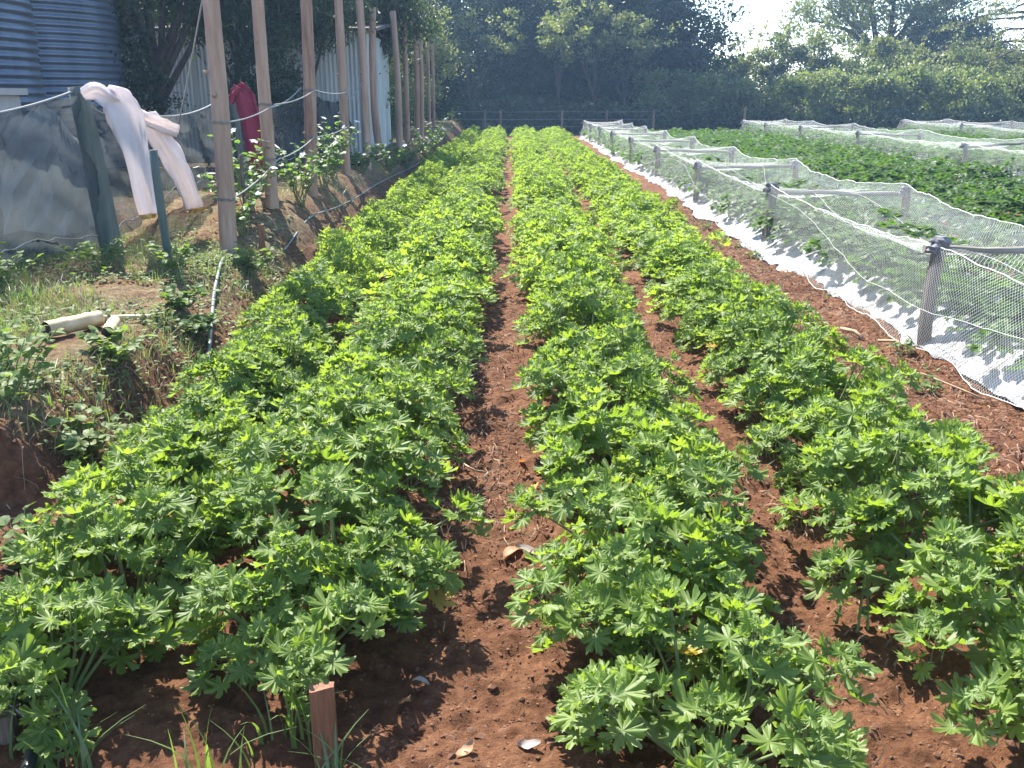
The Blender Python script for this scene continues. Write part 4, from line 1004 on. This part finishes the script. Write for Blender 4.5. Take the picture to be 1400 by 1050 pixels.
bram = [(-2.35, 7.95, .55, .40, 'white-flowered bramble bush just behind the nearest tall pole'), (-2.45, 8.6, .7, .4, 'bramble bush with white blooms between the first and second tall poles'), (-2.15, 9.4, .55, .32, 'leafy bramble with upright shoots just past the second tall pole'),
        (-2.2, 10.9, .6, .35, 'leafy bramble past the third tall pole'), (-2.25, 11.8, .7, .35, 'bramble with a tall white bloom before the fourth tall pole'), (-2.1, 13.2, .4, .4, 'low bramble clump between the fourth and fifth tall poles'),
        (-2.0, 15.4, .45, .4, 'low bramble clump by the fifth and sixth tall poles'), (-1.95, 17.3, .55, .45, 'bramble clump by the foot of the seventh tall pole'), (-1.85, 20.4, .7, .5, 'leafy bush with pale blooms beside the eighth and ninth tall poles'),
        (-1.9, 23.3, .7, .5, 'leafy bush by the feet of the last tall poles'), (-1.95, 26.8, .8, .6, 'bush closing the far end of the pole line'), (-2.9, 23.5, 1.5, .7, 'tall leafy bush behind the ninth and tenth tall poles'), (-2.7, 27.5, 1.6, .8, 'tall leafy bush behind the last two tall poles'), (-2.9, 19.8, 1.5, .6, 'tall leafy bush behind the seventh and eighth tall poles')]
for i, (x, y, h, s_, lab) in enumerate(bram):
    leafy_thing('bramble_bush', lab, 'bush', x, y, 500 + i, 13 if h < 1 else 26, h, s_, 9, .065 if h < 1 else .085, 'bramble', 'bramble bushes along the poles', 7 if i in (0, 1, 4, 8) else 3)
wd = [(-2.05, 3.55, .28, .26, 'leafy weed clump at the left corner of the terrace edge'), (-1.75, 3.5, .22, .22, 'leafy weed clump at the terrace edge beside the crop'), (-2.3, 3.9, .25, .25, 'broad-leaved weed clump behind the terrace corner'),
      (-1.95, 4.3, .14, .2, 'low weed rosette before the cut bamboo pieces'), (-2.0, 5.4, .15, .22, 'low weed clump behind the cut bamboo pieces'), (-2.35, 6.3, .2, .24, 'weed clump around the foot of the dark stake'),
      (-2.0, 6.9, .22, .22, 'weed clump at the foot of the nearest tall pole'), (-2.9, 6.4, .25, .3, 'weed clump in front of the thick green fence post'), (-3.2, 5.6, .3, .3, 'tall weed clump before the shade-net fence'),
      (-1.85, 5.2, .14, .18, 'small weed beside the grey drip hose'), (-1.62, 2.75, .16, .18, 'weed sprawling on the low soil under the terrace corner'), (-1.5, 2.2, .18, .16, 'weed beside the outer crop row at the frame edge')]
for i, (x, y, h, s_, lab) in enumerate(wd):
    leafy_thing('weed_clump', lab, 'weed', x, y, 600 + i, 12, h, s_, 8, .045, 'weed', 'weed clumps on the terrace', 0, .003)
t = leafy_thing('young_weed', 'single young broad-leaved weed on bare soil in the right-hand furrow', 'weed', .99, 2.32, 77, 3, .19, .05, 4, .036, 'weed')
for i, (x, y, lab) in enumerate([(2.22, 4.7, 'small weed on the soil strip nearest the first crossbeam post'), (2.35, 8.9, 'small green weed at the foot of the second net post'), (2.42, 5.45, 'tiny weed at the foot of the near net post'), (2.05, 6.6, 'small weed on the soil strip beside the crop'), (2.3, 10.9, 'small weed on the far soil strip by the plastic')]):
    leafy_thing('small_weed', lab, 'weed', x, y, 700 + i, 6, .10, .10, 4, .035, 'weed', 'small weeds on the soil strip', 0, .002)
leafy_thing('seedling', 'flattened pale seedling lying on the bare centre path', 'weed', .12, 2.62, 741, 6, .06, .12, 4, .03, 'weed', None, 0, .003)

def grass(name, lab, pts, hmin, hmax, wid, mats, seed, kind='stuff', cat=None, group=None, seg=3, bendk=.6, origin=(0, 0, 0)):
    g = np.random.default_rng(seed); P = np.asarray(pts, float); n = len(P)
    a = g.uniform(0, 2 * math.pi, n); h = g.uniform(hmin, hmax, n); bd = h * g.uniform(.1, bendk, n); w = wid * g.uniform(.6, 1.3, n)
    dx, dy = np.cos(a), np.sin(a); px, py = -dy, dx
    V = []
    for s_ in range(seg + 1):
        t = s_ / seg; ww = w * (1 - t * .92) * .5
        cx_ = P[:, 0] + dx * bd * t * t; cy_ = P[:, 1] + dy * bd * t * t; cz_ = P[:, 2] + h * t * (1 - .25 * t * bd / h)
        V.append(np.stack([cx_ - px * ww, cy_ - py * ww, cz_], 1)); V.append(np.stack([cx_ + px * ww, cy_ + py * ww, cz_], 1))
    V = np.stack(V, 1); k = V.shape[1]
    base = np.arange(n)[:, None] * k
    Q = np.concatenate([np.stack([base[:, 0] + 2 * s_, base[:, 0] + 2 * s_ + 1, base[:, 0] + 2 * s_ + 3, base[:, 0] + 2 * s_ + 2], 1) for s_ in range(seg)])
    me = np_mesh(name, V.reshape(-1, 3), Q, None, [M[mats]], None, True, np.repeat(g.uniform(0, .8, n), k))
    return tag(link(name, me, None, origin), lab, cat, group, kind)
def scatter(n, x0, x1, y0, y1, seed, thr=-.5, sc=1.6, tuft=1, tr=.05):
    g = np.random.default_rng(seed); out = []
    m_ = n // tuft * 3
    X = g.uniform(x0, x1, m_); Y = g.uniform(y0, y1, m_); k = vnoise(X * sc, Y * sc, seed) > thr
    X, Y = X[k][:n // tuft], Y[k][:n // tuft]
    X = np.repeat(X, tuft) + g.normal(size=len(X) * tuft) * tr; Y = np.repeat(Y, tuft) + g.normal(size=len(Y) * tuft) * tr
    k = ~((abs(X + 2.24) < .22) & (Y > 4.15) & (Y < 4.95)); X, Y = X[k], Y[k]
    return np.stack([X, Y, height(X, Y) - .01], 1)
pg = np.concatenate([scatter(8000, -4.2, -1.75, 3.4, 8, 81, -.1, 1.4, 8, .06), scatter(5200, -4.4, -2.6, 3.3, 7.4, 82, -.2, 1.2, 8, .06), scatter(4000, -4, -1.9, 8, 20, 83, -.1, 1.0, 8, .08)])
grass('grass', 'green grass growing in tufts over the terrace', pg, .03, .13, .007, 'grass', 84, bendk=1.1)
pg = np.concatenate([scatter(6500, -4.2, -1.66, 3.30, 7.8, 85, -.15, 2.2, 7, .07), scatter(1500, -2.4, -1.5, 7, 20, 86, 0, 2, 6, .06)])
grass('dry_grass', 'dry straw-coloured grass lying over the terrace', pg, .03, .12, .006, 'drygrass', 87, bendk=1.6)
g = np.random.default_rng(90)
# ground-hugging terrace weeds: small leaves nobody could count
pw = np.concatenate([scatter(7000, -3.8, -1.62, 3.25, 8, 91, -.12, 1.8, 12, .07), scatter(1500, -3.0, -1.7, 8, 22, 92, -.1, 1.8, 10, .07), scatter(500, -1.9, -.9, 1.7, 3.2, 93, .05, 2, 8, .05), scatter(260, 1.85, 2.45, 3.5, 14, 94, .1, 2, 6, .03)])
lv = [(Matrix.Translation((p[0], p[1], p[2] + random.uniform(.01, .07))) @ Matrix.Rotation(random.uniform(0, 6.28), 4, 'Z') @ Matrix.Rotation(random.uniform(-.4, .7), 4, 'X') @ Matrix.Scale(random.uniform(.014, .036), 4), 0) for p in pw]
V, Q, T, ti = merge_leaves(lv, [ovate(6)])
tag(link('ground_weeds', np_mesh('ground_weeds', V, Q, T, [M['weed']], None, True, ti)), 'low green weeds creeping over the terrace', kind='stuff')
# foreground tufts
for i, (x, y, n, h, lab) in enumerate([(-1.03, 1.78, 9, .20, 'grass tuft with long blades beside the black pipe'), (-.72, 1.76, 9, .18, 'grass tuft in the foreground midway between pipe and stake'), (-.52, 1.84, 9, .24, 'grass tuft with tall pale blades just left of the red-brown stake'), (-.38, 1.72, 8, .14, 'bent grass blades curling at the foot of the red-brown stake'), (.62, 3.0, 8, .16, 'grass tuft in the furrow right of the middle crop row'), (.95, 3.55, 9, .22, 'narrow grass blades in the right-hand furrow')]):
    gg = np.random.default_rng(800 + i); n = int(n * 1.6); pts = np.stack([gg.normal(size=n) * .05, gg.normal(size=n) * .02, np.zeros(n) - .01], 1)
    grass('grass_tuft', lab, pts, h * .6, h * 1.25, .011, 'grass', 810 + i, None, 'grass tuft', 'grass tufts among the crop', 5, .9, (x, y, hz(x, y)))

# ------------------------------------------------------------------ soil crumbs, straw, fallen leaves
ico = np.array([(0, 0, 1), (.894, 0, .447), (.276, .851, .447), (-.724, .526, .447), (-.724, -.526, .447), (.276, -.851, .447), (.724, .526, -.447), (-.276, .851, -.447), (-.894, 0, -.447), (-.276, -.851, -.447), (.724, -.526, -.447), (0, 0, -1)])
icoF = np.array([(0, 1, 2), (0, 2, 3), (0, 3, 4), (0, 4, 5), (0, 5, 1), (1, 6, 2), (2, 7, 3), (3, 8, 4), (4, 9, 5), (5, 10, 1), (6, 7, 2), (7, 8, 3), (8, 9, 4), (9, 10, 5), (10, 6, 1), (11, 7, 6), (11, 8, 7), (11, 9, 8), (11, 10, 9), (11, 6, 10)])
def crumbs(name, lab, pts, smin, smax, mat, seed):
    g = np.random.default_rng(seed); n = len(pts)
    s_ = smin + (smax - smin) * g.uniform(0, 1, n) ** 4
    V = ico[None] * g.uniform(.45, 1.35, (n, 12, 1)) * (s_[:, None, None]) * np.array([1, 1, .75]) + np.asarray(pts)[:, None, :]
    T = (icoF[None] + np.arange(n)[:, None, None] * 12).reshape(-1, 3)
    return tag(link(name, np_mesh(name, V.reshape(-1, 3), None, T, [M[mat]], None, False)), lab, kind='stuff')
M['clod'] = noise_mat('clod', [(.3, (.07, .031, .016)), (.55, (.14, .067, .036)), (.75, (.215, .112, .062))], 9, .95, .5, 60)
pc = np.concatenate([scatter(4200, -.45, .15, 1.5, 6, 101, -.2, 3), scatter(2600, .6, 1.1, 1.7, 6, 102, -.2, 3), scatter(6500, 1.75, 2.62, 2.6, 13, 103), scatter(2500, -.4, 1.8, 1.3, 2.3, 104), scatter(3500, -2.1, -1.45, 3, 16, 105), scatter(1500, -1.9, -1.2, 1.4, 3.2, 106)])
pc[:, 2] += .006
pf = np.concatenate([scatter(7000, -.42, .12, 1.5, 4.2, 141, -.3, 4), scatter(3500, .65, 1.1, 1.6, 4.0, 142, -.3, 4), scatter(2500, 1.8, 2.5, 3.2, 6, 143, -.3, 4), scatter(2500, -.9, 1.9, 1.4, 2.0, 144, -.3, 4)]); pf[:, 2] += .009
crumbs('soil_crumbs', 'fine crumbly red-brown soil on the paths', pf, .0015, .007, 'clod', 145)
crumbs('soil_clods', 'loose red-brown soil clods on the paths and bank', pc, .002, .016, 'clod', 107)
def ribbons(name, lab, pts, lmin, lmax, wid, mat, seed, ydir=0):
    g = np.random.default_rng(seed); P = np.asarray(pts); n = len(P); seg = 4
    a = g.uniform(0, 2 * math.pi, n); L_ = g.uniform(lmin, lmax, n); cu = g.normal(size=n) * .55
    V = []; cx_ = P[:, 0].copy(); cy_ = P[:, 1].copy(); lift = g.uniform(0, .02, n)
    for s_ in range(seg + 1):
        w = wid * .5 * g.uniform(.8, 1.2, n); nx_, ny_ = -np.sin(a), np.cos(a)
        z = height(cx_, cy_) + .006 + lift * math.sin(s_ / seg * math.pi)
        V.append(np.stack([cx_ + nx_ * w, cy_ + ny_ * w, z], 1)); V.append(np.stack([cx_ - nx_ * w, cy_ - ny_ * w, z + .003], 1))
        a = a + cu / seg; cx_ = cx_ + np.cos(a) * L_ / seg; cy_ = cy_ + np.sin(a) * L_ / seg
    V = np.stack(V, 1); k = V.shape[1]; base = np.arange(n) * k
    Q = np.concatenate([np.stack([base + 2 * s_, base + 2 * s_ + 1, base + 2 * s_ + 3, base + 2 * s_ + 2], 1) for s_ in range(seg)])
    return tag(link(name, np_mesh(name, V.reshape(-1, 3), Q, None, [M[mat]], None, True)), lab, kind='stuff')
ribbons('straw_litter', 'pale straw bits strewn over the paths', np.concatenate([scatter(600, 1.8, 2.55, 2.8, 12, 111), scatter(160, -.35, .05, 2.4, 6, 112), scatter(60, .6, 1.05, 1.8, 6, 113), scatter(700, -3.2, -1.6, 3.3, 7, 114), scatter(420, -2.0, -1.2, 1.5, 3.1, 115)]), .02, .10, .0024, 'straw', 116)
ribbons('brown_fibre', 'brown fibrous mulch scattered over the soil strip', np.concatenate([scatter(6500, 1.75, 2.55, 2.6, 14, 121), scatter(1300, -.4, .1, 2.8, 9, 122), scatter(900, .6, 1.1, 2.0, 8, 123)]), .02, .08, .004, 'mulch', 124)

def curled(seed, L_=.05, W=.03):
    q = random.Random(seed); V = []; n = 7
    for i in range(n):
        t = i / (n - 1); w = W * math.sin(math.pi * (.08 + .88 * t)) ; 
        for u in (-1, -.4, .4, 1): V.append((u * w + q.uniform(-.002, .002), (t - .5) * L_ * 2, .014 * abs(u) ** 1.5 + .02 * math.sin(t * 3.1 + seed) + q.uniform(-.003, .003)))
    Q = [(i * 4 + j, i * 4 + j + 1, i * 4 + j + 5, i * 4 + j + 4) for i in range(n - 1) for j in range(3)]
    return np.array(V), Q
for i, (x, y, m_, s_, lab) in enumerate([(.09, 3.24, 'orange_leaf', .6, 'small orange fallen leaf on the centre path edge'), (.10, 3.10, 'pale_leaf', .75, 'grey-white curled dry leaf beside the orange one'), (.04, 3.52, 'orange_leaf', .4, 'tiny orange petal further up the centre path'),
        (-.11, 1.80, 'dry_leaf', .6, 'pinkish dry leaf at the bottom end of the centre path'), (.04, 1.82, 'pale_leaf', .55, 'pale torn dry leaf at the bottom end of the centre path'), (-.27, 1.98, 'dry_leaf', .55, 'brown curled leaf at the lower left edge of the centre path'),
        (-.24, 2.05, 'pale_leaf', .45, 'greyish curled leaf just above the brown one'), (.0, 2.78, 'dry_leaf', .9, 'dark withered leaf clump on the centre path'), (.06, 2.76, 'pale_leaf', .8, 'silvery leaf beside the withered clump'),
        (.86, 3.20, 'dry_leaf', 1.0, 'brown dead leaf in the right-hand furrow'), (.92, 3.3, 'pale_leaf', .5, 'small white chip in the right-hand furrow'), (.80, 2.95, 'pale_leaf', .5, 'small pale chip lower in the right-hand furrow')]):
    b = MB(); V, Q = curled(i); b.add(V, Q)
    tag(link('dry_leaf', b.mesh('dry_leaf', [M[m_]], True), None, (x, y, hz(x, y) + .012), (random.uniform(-.3, .3), random.uniform(-.3, .3), random.uniform(0, 6)), s_), lab, 'dry leaf', 'fallen leaves on the paths')
def stick(name, pts, r, m, lab, cat, group=None):
    P = np.array(pts, float); P[:, 2] = [hz(a, b_) + c for a, b_, c in pts]; c = P.mean(0)
    b = MB(); b.tube(P - c, r, 6); return tag(link(name, b.mesh(name, [M[m]], True), None, tuple(c)), lab, cat, group)
stick('straw_stalk', [(2.12, 5.0, .02), (2.28, 4.86, .05), (2.40, 4.62, .04), (2.46, 4.5, .015)], .005, 'straw', 'long pale bent stalk lying on the soil strip by the plastic', 'stalk')
stick('straw_stalk', [(2.24, 6.05, .02), (2.28, 5.9, .03), (2.30, 5.8, .02)], .012, 'straw', 'short pale stick on the soil strip before the near net post', 'stalk')
stick('straw_stalk', [(2.38, 5.75, .02), (2.46, 5.66, .03), (2.45, 5.55, .02)], .010, 'straw', 'pale forked stick right beside the near net post', 'stalk')
stick('straw_stalk', [(-.20, 3.5, .015), (-.15, 3.42, .03), (-.10, 3.46, .015), (-.11, 3.36, .015)], .004, 'straw', 'curled pale straw on the centre path above the fallen leaves', 'stalk')
stick('cut_stem', [(.02, 2.55, .02), (.10, 2.62, .03), (.17, 2.66, .05), (.24, 2.72, .07)], .006, 'stem', 'cut pale green stem lying on the centre path', 'stem')

# ------------------------------------------------------------------ stakes, bamboo, hoses
def board(name, lab, x, y, w, d, top, m, rz=0, lean=0, bevel=.006):
    z0 = hz(x, y) - .15; h = top - z0; b = MB(); n = 6
    q = random.Random(int(abs(x * 1000)))
    for (i) in range(1): pass
    prof = [(-w / 2 + bevel, -d / 2), (w / 2 - bevel, -d / 2), (w / 2, -d / 2 + bevel), (w / 2, d / 2 - bevel), (w / 2 - bevel, d / 2), (-w / 2 + bevel, d / 2), (-w / 2, d / 2 - bevel), (-w / 2, -d / 2 + bevel)]
    V = []; 
    for i in range(n):
        z = h * i / (n - 1)
        for k, (a, c) in enumerate(prof): V.append((a + q.uniform(-.0012, .0012) + lean * i / (n - 1), c + q.uniform(-.0012, .0012), z + (q.uniform(-.006, .004) + (.004 if a > 0 else 0) if i == n - 1 else 0)))
    Q = [(i * 8 + j, i * 8 + (j + 1) % 8, (i + 1) * 8 + (j + 1) % 8, (i + 1) * 8 + j) for i in range(n - 1) for j in range(8)]
    V.append((lean, 0, h)); c = len(V) - 1
    b.add(V, Q, [(c, (n - 1) * 8 + j, (n - 1) * 8 + (j + 1) % 8) for j in range(8)])
    return tag(link(name, b.mesh(name, [M[m]]), None, (x, y, z0), (0, 0, rz)), lab, 'stake', None)
board('wooden_stake', 'red-brown split wooden stake in the foreground left of the path', -.435, 1.78, .056, .03, .212, 'stake', .12)
board('wooden_stake', 'dark wooden stake cut off by the frame beside the black pipe', -1.235, 1.85, .075, .04, .085, 'dark_stake', .1)
board('wooden_stake', 'short brown stake at the terrace edge behind the nearest tall pole', -2.05, 7.5, .045, .035, hz(-2.05, 7.5) + .30, 'stake', .2)
def round_stake(x, y, top, r, lab, m, lean=0):
    z0 = hz(x, y) - .2; b = MB(); q = random.Random(5)
    b.tube([(lean * t, 0, (top - z0) * t) for t in np.linspace(0, 1, 7)], np.array([[r * q.uniform(.9, 1.1) for _ in range(8)] for _ in range(7)]), 8)
    return tag(link('wooden_stake', b.mesh('wooden_stake', [M[m]], True), None, (x, y, z0)), lab, 'stake')
round_stake(-2.44, 6.48, 1.14, .030, 'thin grey-green stake standing before the white garment', 'green_post', -.03)
round_stake(-2.38, 8.25, 1.0, .018, 'thin dark stick beside the bramble blooms', 'dark_stake')

def bamboo(p0, p1, r, lab, hollow=True):
    a, b_ = Vector(p0), Vector(p1); a.z += hz(a.x, a.y); b_.z += hz(b_.x, b_.y); c = (a + b_) / 2
    t = thing('bamboo_piece', lab, 'bamboo', c, 0, 'cut bamboo pieces on the terrace')
    n = 13; P = [(a.lerp(b_, i / (n - 1)) - c) for i in range(n)]
    rad = [r * (1.10 if i in (4, 9) else 1) for i in range(n)]
    b = MB(); b.tube(P, rad, 14, False); link('culm', b.mesh('culm', [M['bamboo']], True), t)
    d = (b_ - a).normalized()
    b = MB(); b.tube([P[0] + d * .02, P[0] - d * .002, P[0] + d * .10], [r * .99, r * .80, r * .74], 14, True); link('hollow_end', b.mesh('hollow_end', [M['hollow']], True), t)
    b = MB(); b.tube([P[-1] - d * .02, P[-1] + d * .002], [r * .99, r * .9], 14, True); link('cut_end', b.mesh('cut_end', [M['hollow']], True), t)
bamboo((-2.36, 4.50, .045), (-2.20, 4.76, .045), .042, 'thick bamboo piece lying with its dark hollow end forward')
bamboo((-2.06, 4.52, .035), (-2.15, 4.82, .035), .031, 'thinner bamboo piece lying across behind the thick one')
bamboo((-2.40, 4.94, .03), (-2.05, 5.06, .03), .016, 'thin pale bamboo stick lying behind the two thicker pieces')
def hose(pts, r, m, lab, group=None):
    P = np.array(pts, float); P[:, 2] = [hz(a, b_) + c for a, b_, c in pts]
    u = np.linspace(0, 1, len(P)); s_ = np.linspace(0, 1, len(P) * 8); C = np.stack([np.interp(s_, u, P[:, k]) for k in range(3)], 1)
    for _ in range(6): C[1:-1] = (C[:-2] + 2 * C[1:-1] + C[2:]) / 4
    c = C.mean(0); b = MB(); b.tube(C - c, r, 10); return tag(link('drip_hose', b.mesh('drip_hose', [M[m]], True), None, tuple(c)), lab, 'hose', group)
hose([(-1.10, 1.55, .03), (-1.10, 1.72, .03), (-1.16, 1.88, .02), (-1.29, 1.98, .02), (-1.36, 2.12, .03), (-1.40, 2.35, .03), (-1.42, 2.7, .0)], .016, 'hose', 'shiny black irrigation pipe on the soil in the lower corner')
hose([(-1.70, 4.9, .03), (-1.88, 5.6, .03), (-2.02, 6.1, .04), (-2.16, 6.75, .03), (-2.22, 7.1, .02)], .012, 'greyhose', 'grey drip hose running along the terrace to the nearest pole')
hose([(-1.98, 7.9, .04), (-1.98, 9, .05), (-1.95, 10.3, .05), (-1.95, 11.6, .06), (-1.9, 13, .05), (-1.9, 15, .05), (-1.86, 17.5, .05), (-1.84, 20, .04)], .008, 'greyhose', 'grey hose lying along the top of the soil bank by the poles')

# ------------------------------------------------------------------ thin bright air
hm = bpy.data.materials.new('haze'); hm.use_nodes = True; hn = hm.node_tree; hn.nodes.clear()
ho = hn.nodes.new('ShaderNodeOutputMaterial'); hv = hn.nodes.new('ShaderNodeVolumePrincipled')
hv.inputs['Color'].default_value = (.40, .64, 1, 1); hv.inputs['Density'].default_value = .0013; hv.inputs['Anisotropy'].default_value = .35
hn.links.new(hv.outputs[0], ho.inputs['Volume'])
b = MB(); b.box((0, 25, 6.5), (170, 150, 17)); tag(link('haze', b.mesh('haze', [hm])), 'thin bluish air over the whole field', kind='stuff')
